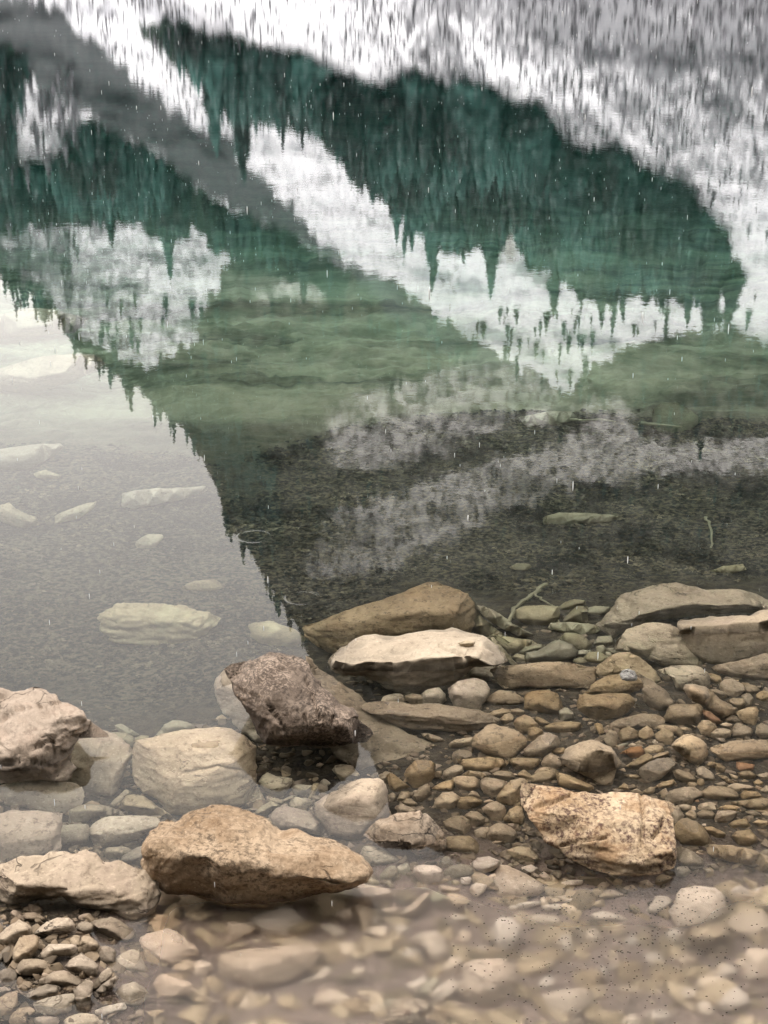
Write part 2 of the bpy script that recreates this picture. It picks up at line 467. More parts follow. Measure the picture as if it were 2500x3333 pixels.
TALUS = WP((-300, -60), (0, 0), (130, 15), (205, 90), (320, 195), (470, 300), (580, 400), (670, 500), (760, 570), (840, 615), (980, 720), (1130, 800), (1210, 850), (1100, 850), (900, 720), (760, 600), (640, 520), (560, 480), (440, 420), (330, 330), (200, 260), (80, 190), (0, 100), (-300, 60))
ROCKDARK = WP((-400, 560), (0, 590), (110, 655), (160, 720), (310, 800), (430, 720), (450, 640), (490, 570), (640, 560), (800, 610), (840, 605), (1000, 720), (1130, 800), (1215, 850), (1300, 780), (1420, 730), (1550, 705), (1659, 735), (2200, 760), (3200, 900), (3200, 2200), (-400, 2200))
PALE = [WP((700, 900), (760, 850), (850, 830), (1000, 780), (1130, 800), (1220, 850), (1210, 920), (1080, 930), (1000, 960), (850, 1010), (760, 1030), (690, 980)),
        WP((630, 1240), (700, 1130), (760, 1090), (900, 1050), (1050, 1000), (1250, 945), (1450, 960), (1659, 950), (2000, 940), (2000, 990), (1659, 1015), (1400, 1025), (1200, 1060), (1080, 1100), (1030, 1140), (900, 1200), (760, 1250)),
        WP((560, 625), (620, 600), (690, 590), (780, 610), (700, 650), (600, 645), (520, 660)),
        WP((1235, 860), (1330, 850), (1370, 900), (1395, 950), (1300, 960), (1270, 920)),
        WP((1060, 440), (1110, 440), (1120, 560), (1070, 570)), WP((1010, 235), (1045, 240), (1055, 330), (1035, 300))]
def cover(px, py):
    px = np.asarray(px, float); py = np.asarray(py, float)
    forest = np.maximum(np.maximum(soft_poly(px, py, FOREST_A, 18), soft_poly(px, py, FOREST_B, 18)), soft_poly(px, py, FOREST_C, 14))
    talus = soft_poly(px, py, TALUS, 30)
    rock = soft_poly(px, py, ROCKDARK, 16)
    pale = sum(soft_poly(px, py, q, 40) * s for q, s in zip(PALE, (.75, 1.0, .95, .75, 1.0, .8))).clip(0, 1)
    brush = np.clip((px - 900) / 1300, 0, 1) * np.clip(1.15 - py / 1000, 0, 1) + np.clip(1 - (py + 60) / 260, 0, 1) * .5 + .28 * (px < 1500) * (py > 120) + np.clip(1 - px / 1100, 0, 1) * np.clip((py - 150) / 300, 0, 1) * .55
    return forest, talus, rock, pale, brush.clip(0, 1)
cols = np.concatenate([np.linspace(-2400, -100, 60)[:-1], np.linspace(-100, 2600, 240), np.linspace(2600, 4800, 60)[1:]])
tt = np.linspace(0, 1, 250)
PX = np.repeat(cols[None], len(tt), 0)
rid = np.interp(cols, RIDGE[:, 0], RIDGE[:, 1]) + perlin(np.stack([cols / 23, cols * 0, cols * 0], -1)) * 12 + perlin(np.stack([cols / 90, cols * 0, cols * 0 + 5], -1)) * 16
PYb = -290.0 + (np.abs(cols - 1250) / 1250) ** 2 * -4
PY = PYb[None] + (rid - PYb)[None] * tt[:, None]
mv = mountain_point(PX, PY)
# the far side falls away behind the ridge
back = []
for k, (f, dz) in enumerate(((1.05, -8), (1.2, -60), (1.6, -260))):
    b = mv[-1].copy(); b[:, :2] *= f; b[:, 2] = np.maximum(b[:, 2] + dz, -20); back.append(b)
base = mv[0].copy(); base[:, 2] = -16
allv = np.concatenate([base[None], mv, np.array(back)], 0)
jx = perlin(np.stack([PX.ravel() / 24, PY.ravel() / 160, PX.ravel() * 0], -1)).reshape(PX.shape)
cov = cover(PX + perlin(mv.reshape(-1, 3) / 6).reshape(PX.shape) * 24, PY + perlin(mv.reshape(-1, 3) / 6 + 7).reshape(PX.shape) * 26 + jx * 30)
def mountain_material():
    n = NT('mountainside')
    g = n.n('ShaderNodeNewGeometry')
    pos = (g, 'Position')
    A = {k: n.n('ShaderNodeAttribute', attribute_name=k) for k in ('forest', 'talus', 'rock', 'pale')}
    st = n.n('ShaderNodeMapping', {'Vector': pos}); st.inputs['Scale'].default_value = (.30, .30, .07)
    no = n.noise(st, 1.0, 7, .65)
    iso = n.noise(pos, .12, 7, .62)
    fin = n.noise(pos, .7, 5, .6)
    snow = n.mix(n.ramp(fin, [(.42, 0.), (.66, 1.)]), C(.87, .89, .95), C(.61, .63, .69))
    brush = n.n('ShaderNodeAttribute', attribute_name='brush')      # bare scrub showing through the snow
    bf = n.n('ShaderNodeMapRange', {0: n.math('MULTIPLY_ADD', (brush, 'Fac'), .30, n.math('MULTIPLY_ADD', fin, .55, n.math('MULTIPLY', iso, .45))), 1: .62, 2: .74})
    snow = n.mix(n.math('MULTIPLY', bf, .85), snow, C(.10, .105, .12))
    def over(base, attr, c, w=.12):
        f = n.math('ADD', (attr, 'Fac'), n.math('MULTIPLY_ADD', iso, .9, -.45))
        r = n.n('ShaderNodeMapRange', {0: f, 1: .5 - w, 2: .5 + w})
        return n.mix(r, base, c)
    tal = n.mix(n.ramp(fin, [(.4, 0.), (.7, 1.)]), C(.066, .074, .082), C(.108, .116, .122))
    dk = n.mix(n.ramp(no, [(.46, 0.), (.60, 1.)]), C(.035, .036, .03), C(.13, .125, .11))
    col = over(snow, A['rock'], dk, .05)
    col = over(col, A['talus'], tal)
    pal = n.mix(n.ramp(no, [(.40, 0.), (.57, 1.)]), C(.09, .088, .083), C(.58, .575, .57))
    col = over(col, A['pale'], pal, .16)
    col = over(col, A['forest'], n.mix(n.ramp(no, [(.3, 0.), (.7, 1.)]), C(.012, .02, .018), C(.03, .05, .042)), .1)
    p = n.n('ShaderNodeBsdfPrincipled', {'Base Color': (col, 2), 'Roughness': .95})
    p.inputs['Specular IOR Level'].default_value = .1
    n.link(p, 0, n.out, 0)
    return n.m
mtn = mesh_obj('mountain', allv.reshape(-1, 3), grid_faces(allv.shape[0], allv.shape[1]), mountain_material())
mtn['kind'] = 'structure'
for nm, val in zip(('forest', 'talus', 'rock', 'pale', 'brush'), cov):
    f = np.zeros(allv.shape[:2]); f[1:1 + len(tt)] = val; f[0] = val[0]; f[1 + len(tt):] = val[-1]
    a = mtn.data.attributes.new(nm, 'FLOAT', 'POINT'); a.data.foreach_set('value', f.ravel().astype(np.float32))

# conifers on the mountain: one far-off wood
def conifer(h, r, tiers, seed):
    g = np.random.default_rng(seed)
    V, F = [], []
    def ring(z, rad, n, jit):
        a = np.arange(n) * 2 * math.pi / n + g.uniform(0, 6)
        rr = rad * (1 + g.uniform(-jit, jit, n))
        i0 = len(V); V.extend(np.stack([np.cos(a) * rr, np.sin(a) * rr, z + g.uniform(-.02, .02, n) * h], -1)); return list(range(i0, i0 + n))
    a = ring(-.05 * h, .03 * h, 4, 0); b = ring(.2 * h, .02 * h, 4, 0)
    for i in range(4):
        F.append((a[i], a[(i + 1) % 4], b[(i + 1) % 4])); F.append((a[i], b[(i + 1) % 4], b[i]))
    for t in range(tiers):
        z0 = h * (.06 + .90 * t / tiers); z1 = min(h, z0 + h * 1.75 / tiers)
        rad = r * (1 - t / tiers) ** .85 + .02 * h
        rg = ring(z0, rad, 7, .4); V.append(np.array([0, 0, z1])); top = len(V) - 1
        for i in range(7): F.append((rg[i], rg[(i + 1) % 7], top))
    return np.array(V, float), np.array(F)
PROTO = [conifer(1, .085 + .03 * (k % 4), 6 + k % 4, 40 + k) for k in range(12)]
TV, TF, nvt = [], [], 0
def plant(px, py, h):
    global nvt
    b = mountain_point(np.array([px]), np.array([py]))[0]
    v, f = PROTO[random.randrange(12)]
    a = random.uniform(0, 6.28); c, s = math.cos(a), math.sin(a)
    lx, ly = random.gauss(0, .03), random.gauss(0, .03)
    vv = np.stack([(v[:, 0] * c - v[:, 1] * s + lx * v[:, 2]) * h, (v[:, 0] * s + v[:, 1] * c + ly * v[:, 2]) * h, v[:, 2] * h], -1) + b
    TV.append(vv); TF.append(f + nvt); nvt += len(v)
def sow(poly, n, hmin, hmax, keep=1.0):
    q = np.array(poly); lo, hi = q.min(0), q.max(0)
    lo[0] = max(lo[0], -900); hi[0] = min(hi[0], 3400)
    k = 0
    while k < n:
        px, py = random.uniform(lo[0], hi[0]), random.uniform(lo[1], hi[1])
        h = random.uniform(hmin, hmax)
        tip = py + h * FOC / 430
        if in_poly([px], [py], poly)[0] and (in_poly([px], [tip], poly)[0] or random.random() < .02) and random.random() < keep: plant(px, py, h)
        k += 1
sow(FOREST_A, 11000, 5, 21)
sow(FOREST_B, 4600, 5, 16)
sow(FOREST_C, 1700, 5, 10)
DENSE_V, DENSE_F = TV, TF
TV, TF, nvt = [], [], 0
for _ in range(9000):      # scattered trees on the snow, thicker towards one side
    px, py = random.uniform(-300, 3400), random.uniform(-280, 1050)
    if px > 1150 and random.random() < max(0.04, min(1, (px - 1150) / 1500)) * max(0.15, 1 - py / 950) * 1.1: plant(px, py, random.uniform(1.2, 3.4))
    elif px < 260 and 200 < py < 1000 and random.random() < .25: plant(px, py, random.uniform(3, 7))
for _ in range(3600):      # seedlings poking out of the snow
    px, py = random.uniform(-300, 2900), random.uniform(-280, 420)
    if not in_poly([px], [py], TALUS)[0]: plant(px, py, random.uniform(.8, 2.4))
SNOW_V, SNOW_F, n_snow = TV, TF, nvt
TV, TF, nvt = DENSE_V, DENSE_F, sum(len(q) for q in DENSE_V)
for _ in range(1800):      # on the cliffs and ledges higher up
    px, py = random.uniform(300, 2700), random.uniform(950, 1750)
    if py < np.interp(px, RIDGE[:, 0], RIDGE[:, 1]) - 40 and random.random() < .3 and max(in_poly([px], [py], q_)[0] for q_ in PALE) == 0: plant(px, py, random.uniform(3, 7))
for px in np.arange(-200, 1000, 13):  # along the skyline
    if random.random() < .75: plant(px, np.interp(px, RIDGE[:, 0], RIDGE[:, 1]) - random.uniform(8, 60), random.uniform(4, 10))
def forest_material():
    n = NT('conifer_needles')
    g = n.n('ShaderNodeNewGeometry')
    c = n.mix(n.ramp(n.noise((g, 'Position'), .055, 5, .6), [(.42, 0.), (.66, 1.)]), C(.003, .010, .011), C(.05, .135, .125))
    d = n.mix(n.math('MULTIPLY', n.ramp(n.noise((g, 'Position'), .9, 3), [(.55, 0.), (.68, 1.)]), .35), c, C(.36, .39, .41))
    p = n.n('ShaderNodeBsdfPrincipled', {'Base Color': (d, 2), 'Roughness': .9})
    n.link(p, 0, n.out, 0)
    return n.m
def snowy_material():
    n = NT('snowy_needles')
    g = n.n('ShaderNodeNewGeometry')
    c = n.mix(n.ramp(n.noise((g, 'Position'), .35, 4), [(.4, 0.), (.65, 1.)]), C(.045, .048, .056), C(.30, .30, .34))
    p = n.n('ShaderNodeBsdfPrincipled', {'Base Color': (c, 2), 'Roughness': .9})
    n.link(p, 0, n.out, 0)
    return n.m
sparse = mesh_obj('conifer_forest', np.concatenate(SNOW_V), np.concatenate(SNOW_F), snowy_material(), smooth=False)
tag(sparse, 'sparse snow laden young conifers on the white slopes, mirrored in the lake', 'forest', kind='stuff')
forest = mesh_obj('conifer_forest', np.concatenate(TV), np.concatenate(TF), forest_material(), smooth=False)
tag(forest, 'dark conifer forest on the far snowy mountainside, mirrored in the lake', 'forest', kind='stuff')

# ---------------------------------------------------------------- unseen wooded slope behind the camera, added to keep the stones' front faces dark
hx = np.linspace(-140, 140, 90); hy = np.linspace(-130, -5, 60)
gx, gy = np.meshgrid(hx, hy)
hp = np.stack([gx, gy, gx * 0], -1).reshape(-1, 3)
hz = .8 + np.maximum(0, -gy.ravel() - 6) * .62 + fbm(hp / 14, 4) * 2.2 * np.clip((-hp[:, 1] - 5) / 10, 0, 1)
hp[:, 2] = hz
def hill_material():
    n = NT('forest_floor')
    g = n.n('ShaderNodeNewGeometry')
    m = n.mix(n.noise((g, 'Position'), 1.2, 6), C(.03, .035, .02), C(.09, .08, .05))
    p = n.n('ShaderNodeBsdfPrincipled', {'Base Color': (m, 2), 'Roughness': .95}); n.link(p, 0, n.out, 0)
    return n.m
hill = mesh_obj('unseen_hillside', hp, grid_faces(60, 90), hill_material()); hill['kind'] = 'structure'
TV, TF, nvt = [], [], 0
for _ in range(1500):
    x, y = random.uniform(-80, 80), -9 - 70 * random.random() ** 1.3
    i = int(np.argmin((hp[:, 0] - x) ** 2 + (hp[:, 1] - y) ** 2)); h = random.uniform(9, 18)
    v, f = PROTO[random.randrange(12)]
    TV.append(v * np.array([h * 1.1, h * 1.1, h]) + np.array([x, y, hp[i, 2] - .5])); TF.append(f + nvt); nvt += len(v)
near = mesh_obj('conifer_forest', np.concatenate(TV), np.concatenate(TF), forest.data.materials[0], smooth=False)
tag(near, 'tall unseen conifers behind the shore, added to shade the stone fronts', 'forest', kind='stuff')

# ---------------------------------------------------------------- stones: each one built from its outline, with its own distance, thickness and facets
TILE = {'A': (0, 2200, 2.552), 'B': (600, 2050, 2.552), 'C': (1000, 1850, 2.552), 'D': (1450, 1850, 2.552), 'E': (1850, 1850, 2.552), 'F': (1200, 2250, 2.552),
        'G': (1850, 2250, 2.552), 'H': (800, 2350, 2.552), 'I': (0, 2600, 3.318), 'J': (0, 2950, 3.318), 'K': (450, 2850, 2.552), 'L': (1050, 2750, 2.552),
        'M': (1600, 2750, 1.843), 'N': (450, 2600, 2.074), 'O': (1650, 2500, 1.952), 'P': (0, 1200, 1.327), 'Q': (1250, 1100, 1.327), 'W': (0, 0, .6636)}
def to_px(tile, pts):
    x0, y0, s = TILE[tile]
    return [(x0 + a / s, y0 + b / s) for a, b in pts]
LEAN_N = np.array([0, -math.sin(math.radians(45)), math.cos(math.radians(45))])
MIRROR_VIEW = None
STONES = []       # (object, centre px, size px, area px, label or None)

def split_tris(v, f):
    e = np.sort(np.concatenate([f[:, [0, 1]], f[:, [1, 2]], f[:, [2, 0]]]), 1)
    u, inv = np.unique(e, axis=0, return_inverse=True)
    inv = inv.ravel()
    mid = (v[u[:, 0]] + v[u[:, 1]]) / 2
    n = len(v); m = len(f)
    a, b, c = inv[:m] + n, inv[m:2 * m] + n, inv[2 * m:] + n
    nf = np.concatenate([np.stack([f[:, 0], a, c], 1), np.stack([a, f[:, 1], b], 1), np.stack([c, b, f[:, 2]], 1), np.stack([a, b, c], 1)])
    return np.concatenate([v, mid]), nf
def relax(v, f, k, lam=.5):
    e = np.concatenate([f[:, [0, 1]], f[:, [1, 2]], f[:, [2, 0]]])
    e = np.concatenate([e, e[:, ::-1]])
    deg = np.bincount(e[:, 0], minlength=len(v))[:, None]
    for _ in range(k):
        s = np.stack([np.bincount(e[:, 0], weights=v[e[:, 1], i], minlength=len(v)) for i in range(3)], 1)
        v = v + lam * (s / np.maximum(deg, 1) - v)
    return v
def normals(v, f):
    n = np.cross(v[f[:, 1]] - v[f[:, 0]], v[f[:, 2]] - v[f[:, 0]])
    o = np.stack([sum(np.bincount(f[:, j], weights=n[:, i], minlength=len(v)) for j in range(3)) for i in range(3)], 1)
    return o / np.maximum(np.linalg.norm(o, axis=1), 1e-12)[:, None]

def stone(tile, pts, mat, label=None, name='stone', ridge=None, k=.42, style='a', sink=.003, rough=1.0, anchor=None, lift=0.0, group=None, lean=None, cuts=None, flat=None, water=None, cracks=None):
    P2 = to_px(tile, pts)
    rid = to_px(tile, ridge) if ridge else []
    area = 0.5 * sum(P2[i - 1][0] * P2[i][1] - P2[i][0] * P2[i - 1][1] for i in range(len(P2)))
    if area < 0: P2 = P2[::-1]
    xs_ = [p[0] for p in P2]; ys_ = [p[1] for p in P2]
    wpx, hpx = max(xs_) - min(xs_), max(ys_) - min(ys_)
    L = max(wpx, hpx)
    low = max(P2, key=lambda p: p[1])
    n = LEAN_N if lean is None else np.array([0, -math.sin(math.radians(lean)), math.cos(math.radians(lean))])
    p0 = on_ground(*low) if anchor is None else np.array(anchor, float)
    if water is not None: p0 = point_at_z(*to_px(tile, [water])[0], 0.0)    # the waterline seen on it
    p0 = p0 + np.array([0, 0, lift])
    cen = (sum(xs_) / len(xs_), sum(ys_) / len(ys_))
    c3 = point_on_plane(cen[0], cen[1], p0, n)
    a3 = point_on_plane(min(xs_), cen[1], p0, n); b3 = point_on_plane(max(xs_), cen[1], p0, n)
    t3 = point_on_plane(cen[0], min(ys_), p0, n); u3 = point_on_plane(cen[0], max(ys_), p0, n)
    w3, h3 = np.linalg.norm(a3 - b3), np.linalg.norm(t3 - u3)
    t = k * min(w3, h3)
    g = np.random.default_rng(int(abs(cen[0] * 13 + cen[1] * 7)) % 100000)
    # outline, evenly cut
    seg = L / 9
    out = []
    for i in range(len(P2)):
        a, b = np.array(P2[i - 1]), np.array(P2[i])
        m = max(1, int(round(np.linalg.norm(b - a) / seg)))
        for j in range(m): out.append(a + (b - a) * j / m)
    out = np.array(out)
    co = out.mean(0)
    out = co + (out - co) * (1.09 if L < 190 else 1.02)
    inner, depth = [], []
    block = False
    if rid:
        for i in range(len(rid)):
            inner.append(rid[i]); depth.append(1.0)
            if i + 1 < len(rid):
                inner.append(((rid[i][0] + rid[i + 1][0]) / 2, (rid[i][1] + rid[i + 1][1]) / 2)); depth.append(1.0)
    elif style == 'a' and L > 36 and g.random() < .75:
        # a broken block: a top face and a front face meeting along an edge, sometimes with an end face
        block = True
        f_, tl = g.uniform(.36, .7), g.uniform(-.4, .4)
        for xf in (.14, .38, .62, .86):
            xx = min(xs_) + wpx * xf
            col_ = [yy for yy in np.linspace(min(ys_), max(ys_), 40) if in_poly([xx], [yy], [tuple(p) for p in out])[0]]
            if len(col_) < 4: continue
            inner.append((xx, col_[0] + (col_[-1] - col_[0]) * np.clip(f_ + tl * (xf - .5) + g.uniform(-.05, .05), .2, .8)))
            depth.append(1.38 * g.uniform(.88, 1.05))
    else:
        for q in range(0, len(out), max(1, len(out) // 9)):
            s = .52 if style == 'r' else .62
            p = co + (out[q] - co) * (s + g.uniform(-.08, .08))
            up = np.clip((co[1] - p[1]) / (hpx * .4), -1, 1)
            inner.append(tuple(p)); depth.append((.85 if style == 'r' else .80) - .22 * up + g.uniform(-.12, .12))
        inner.append(tuple(co)); depth.append(1.0 if style == 'r' else .9)
    keep = in_poly([p[0] for p in inner], [p[1] for p in inner], [tuple(p) for p in out])
    inner = [p for p, s in zip(inner, keep) if s]; depth = [d for d, s in zip(depth, keep) if s]
    no = len(out)
    bi = [tuple(co + (out[q] - co) * .6) for q in range(0, no, max(1, no // 7))] + [tuple(co)]
    keep = in_poly([p[0] for p in bi], [p[1] for p in bi], [tuple(p) for p in out])
    bi = [p for p, s in zip(bi, keep) if s]
    V, F = [], []
    def side(extra, offs, flip):
        r = delaunay_2d_cdt([Vector(p) for p in out] + [Vector(p) for p in extra], [], [list(range(no))], 1, 1e-4)
        idx = []
        for vi, orig in enumerate(r[3]):
            o = [x for x in orig]
            if o and min(o) < no: idx.append(('o', min(o)))
            elif o: idx.append(('i', min(o) - no))
            else: idx.append(('n', tuple(r[0][vi])))
        loc = []
        for kind, x in idx:
            if kind == 'o': loc.append(x)
            else:
                q = extra[x] if kind == 'i' else x
                off = offs[x] if kind == 'i' else 0
                V.append(point_on_plane(q[0], q[1], p0 + n * off, n)); loc.append(len(V) - 1)
        for fc in r[2]:
            fc = [loc[i] for i in fc]
            for j in range(1, len(fc) - 1):
                tri = (fc[0], fc[j], fc[j + 1])
                F.append(tri[::-1] if flip else tri)
    for p in out: V.append(point_on_plane(p[0], p[1], p0, n))
    side(inner, [t * d for d in depth], False)
    side(bi, [-t * (.75 if flat is None else flat)] * len(bi), True)
    v, f = np.array(V), np.array(F)
    # outward orientation
    vol = (v[f[:, 0]] * np.cross(v[f[:, 1]], v[f[:, 2]])).sum()
    cc = v.mean(0)
    vol = ((v[f[:, 0]] - cc) * np.cross(v[f[:, 1]] - cc, v[f[:, 2]] - cc)).sum()
    if vol < 0: f = f[:, ::-1]
    v, f = split_tris(v, f)
    v = relax(v, f, 1, .12) if style == 'a' else relax(v, f, 2, .3)
    if L > 45: v, f = split_tris(v, f); v = relax(v, f, 1, .12 if style == 'a' else .3)
    size = max(w3, h3)
    # flat fracture faces
    nc = (8 if style == 'r' else 15) if cuts is None else cuts
    if block: nc = 3
    ce = v.mean(0)
    for _ in range(nc):
        m = g.normal(size=3); m /= np.linalg.norm(m)
        sg = 1.0 if g.random() < .8 else -1.0
        m = m - (m @ n) * n; m = m * g.uniform(.15, 1.0) / np.linalg.norm(m) + n * sg * g.uniform(.35, 1.0); m /= np.linalg.norm(m)
        s = (v - ce) @ m
        lim = s.max() * g.uniform(.66, .92)
        over = np.maximum(s - lim, 0)
        v = v - over[:, None] * m * .92
    lv = 0
    while L / (9 * 2 ** (2 + lv)) > 5.0 and lv < 3 and len(f) < 30000:
        v, f = split_tris(v, f); lv += 1
        v = relax(v, f, 1, .10)
    # bring the worn shape back to the size of its outline
    look = ray(*cen); look = bent(look.copy()) if c3[2] < 0 else look
    e2 = np.cross(np.array([1.0, 0, 0]), look); e2 /= np.linalg.norm(e2)
    o3 = np.array(V[:no])
    for ax in (np.array([1.0, 0, 0]), e2):
        a0, a1 = (o3 @ ax).min(), (o3 @ ax).max(); b0, b1 = (v @ ax).min(), (v @ ax).max()
        sc = (a1 - a0) / max(b1 - b0, 1e-6)
        v = v + (((v @ ax) - b0) * sc + a0 - (v @ ax))[:, None] * ax
    nn = normals(v, f)
    sd = g.uniform(0, 50, 3)
    r_ = rough * (0.7 if style == 'r' else 1)
    q = v / size
    disp = .016 * fbm(q * 2.6 + sd, 3) + .012 * fbm(q * np.array([5, 7, 16.]) + sd, 3, .6)
    if L > 110:      # ledges along the layering of the rock
        sdir = np.array([g.normal(0, .25), g.normal(0, .25) - .25, 1.0]); sdir /= np.linalg.norm(sdir)
        cs = (q @ sdir) * g.uniform(7, 11) + .8 * fbm(q * 2.2 + sd + 5, 3)
        fr = cs - np.floor(cs)
        disp = disp + (.011 if style == 'a' else .005) * (np.minimum(fr / .75, 1) - np.clip((fr - .78) / .22, 0, 1) - .4) * np.clip(fbm(q * 1.7 + sd + 11, 2) + .75, 0, 1)
    if L > 130:
        rr = 1 - np.abs(perlin(q * 6 + sd)); disp = disp + .012 * (rr - .7) * r_
        disp = disp + .004 * fbm(q * 18 + sd, 2, .5) * r_
    if L > 330 and r_ > 1:
        disp = disp - .012 * np.maximum(0, perlin(q * 9 + sd) - .25) * r_ - .006 * np.maximum(0, perlin(q * np.array([5, 9, 24.]) + sd) - .1) * r_
    v = v + nn * (disp * size * r_)[:, None]
    for line in (cracks or []):      # splits in the stone
        lp = np.array(to_px(tile, line))
        qx, qy = project(v[:, 0], v[:, 1], v[:, 2])
        best = np.full(len(v), 1e9)
        qx = qx + g.normal(0, 1.5, len(v)); qy = qy + 3 * perlin(v * 60)
        for i in range(len(lp) - 1):
            a_, b_ = lp[i], lp[i + 1]; ab = b_ - a_
            tq = np.clip(((qx - a_[0]) * ab[0] + (qy - a_[1]) * ab[1]) / (ab @ ab), 0, 1)
            best = np.minimum(best, np.hypot(qx - a_[0] - tq * ab[0], qy - a_[1] - tq * ab[1]))
        front = (v - c3) @ n > -.1 * t
        v = v - n * (np.exp(-(best / 5.0) ** 2) * front * .011)[:, None]
    v[:, 2] -= sink
    org = np.array([c3[0], c3[1], v[:, 2].min()])
    o = mesh_obj(name, v - org, f, mat)
    o.location = org
    STONES.append([o, cen, (wpx, hpx), abs(area), label, mat.name, style])
    if label: o['label'] = label
    if group: o['group'] = group
    o['category'] = 'boulder' if name == 'boulder' else ('pebble' if name == 'pebble' else 'stone')
    return o
def B(tile, pts, mat, label, ridge=None, **kw): return stone(tile, pts, mat, label, 'boulder', ridge, **kw)

# ---- boulders with a description of their own
B('B', [(340, 330), (400, 290), (560, 255), (640, 225), (720, 195), (800, 190), (900, 210), (980, 240), (1040, 290), (1090, 370), (1140, 460), (1210, 530), (1300, 600), (1380, 640), (1430, 710), (1540, 790), (1560, 840), (1500, 920), (1300, 960), (1000, 960), (800, 960), (660, 930), (600, 830), (520, 680), (440, 550), (375, 420)],
  M_DARK, 'dark wet boulder with black cracks, its flat foot mirrored at the waterline', ridge=[(480, 520), (620, 610), (760, 690), (900, 705), (1050, 700), (1250, 690), (1400, 690)], water=(1000, 872), k=.7, rough=.9, cuts=5, cracks=[[(1000, 400), (1040, 480), (1080, 590), (1105, 690), (1120, 730)], [(690, 580), (740, 680), (800, 760), (860, 860)], [(990, 700), (1010, 770), (1050, 850)], [(1230, 700), (1228, 780)], [(790, 320), (850, 300), (950, 360)]])
B('B', [(335, 325), (420, 300), (500, 330), (560, 420), (640, 600), (700, 800), (760, 960), (640, 945), (540, 910), (420, 810), (350, 715), (270, 630), (245, 520), (265, 420)],
  M_PALE, 'pale underwater boulder showing along the outer flank of the dark cracked boulder', k=.25, lift=-.02)
B('N', [(45, 350), (70, 290), (120, 220), (170, 170), (210, 145), (260, 150), (310, 100), (400, 70), (500, 48), (580, 45), (680, 60), (760, 85), (830, 120), (890, 160), (960, 210), (1060, 212), (1160, 235), (1260, 255), (1330, 280), (1400, 320), (1480, 370), (1530, 420), (1555, 480), (1540, 550), (1400, 600), (1150, 650), (950, 690), (850, 720), (640, 720), (480, 680), (300, 650), (200, 620), (120, 560), (60, 490), (45, 420)],
  M_GOLD, 'large rugged golden boulder with a dark undercut front, standing out of the water', ridge=[(90, 330), (200, 330), (300, 365), (470, 390), (560, 430), (700, 410), (860, 430), (1040, 450), (1200, 470), (1350, 470), (1480, 470)], water=(700, 645), k=.62, rough=1.0, cuts=4)
B('O', [(105, 90), (200, 92), (300, 100), (350, 115), (420, 145), (520, 150), (680, 140), (760, 145), (860, 165), (930, 185), (990, 205), (1040, 240), (1055, 270), (1030, 300), (1045, 330), (1050, 420), (1068, 500), (1065, 590), (1050, 660), (900, 680), (740, 680), (600, 670), (480, 650), (390, 600), (330, 550), (280, 500), (230, 420), (180, 355), (140, 310), (100, 240), (92, 150)],
  M_RUST, 'block shaped boulder stained rust and white with a vertical crack', ridge=[(200, 330), (330, 240), (600, 330), (900, 330), (480, 560), (800, 580), (1010, 520)], water=(740, 632), k=.20, lean=34, rough=.9, cuts=5, cracks=[[(850, 165), (865, 250), (868, 350), (855, 480)], [(990, 310), (975, 380), (930, 430)], [(350, 480), (480, 450), (640, 430)], [(180, 235), (300, 205), (400, 160)]])
B('A', [(-120, 150), (-30, 115), (120, 105), (250, 85), (310, 78), (350, 95), (460, 150), (560, 210), (640, 270), (740, 360), (880, 465), (900, 500), (640, 520), (600, 640), (610, 850), (560, 870), (440, 860), (330, 850), (180, 870), (-30, 890), (-120, 890)],
  M_PINK, 'big pinkish boulder with an orange edged ledge, cut by the frame', ridge=[(-100, 620), (0, 612), (150, 600), (300, 570), (410, 520), (430, 470), (520, 380), (640, 330)], water=(200, 640), k=.40, rough=1.3, cuts=4, cracks=[[(-30, 628), (150, 615), (300, 578), (430, 520)], [(435, 490), (445, 700), (460, 860)], [(0, 380), (130, 270), (320, 240)], [(330, 260), (460, 215), (540, 200)], [(0, 730), (200, 690), (420, 740)]])
B('A', [(545, 425), (620, 395), (700, 410), (830, 460), (900, 500), (980, 570), (1060, 640), (1090, 680), (1060, 740), (1020, 840), (990, 900), (930, 960), (860, 970), (740, 990), (700, 1020), (640, 960), (615, 850), (590, 600)],
  M_PALE, 'wedge shaped pale boulder leaning on the big pinkish boulder', ridge=[(590, 780), (740, 805), (850, 850), (960, 900), (1050, 700)], k=.42, lift=-.04)
B('A', [(-60, 920), (-30, 900), (180, 870), (330, 855), (450, 865), (620, 895), (640, 950), (690, 1020), (640, 1060), (580, 1150), (400, 1115), (200, 1060), (-30, 1020), (-60, 1010)],
  M_PALE, 'low shelf of rock jutting out beneath the big pinkish boulder', ridge=[(-40, 950), (180, 925), (380, 900), (560, 920)], k=.35)
B('W', [(286, 1625), (295, 1603), (340, 1590), (400, 1578), (465, 1570), (500, 1575), (530, 1590), (552, 1615), (555, 1650), (553, 1680), (570, 1715), (560, 1735), (520, 1740), (470, 1750), (420, 1762), (375, 1757), (350, 1725), (300, 1700), (288, 1665)],
  M_PALE, 'broad rounded beige boulder with curved grain between the wedge boulder and the dark boulder', k=.46, style='r', cuts=7, lift=-.035, cracks=[[(400, 1690), (470, 1665), (520, 1690), (548, 1730)]])
B('I', [(-120, 170), (-30, 165), (90, 130), (250, 125), (400, 122), (540, 135), (660, 160), (645, 330), (650, 560), (500, 600), (250, 640), (60, 690), (-30, 740), (-120, 760)],
  M_CREAM, 'flat faced squarish boulder with a rusty corner beyond the long pale slab', k=.22, lean=40, cuts=4, lift=-.03)
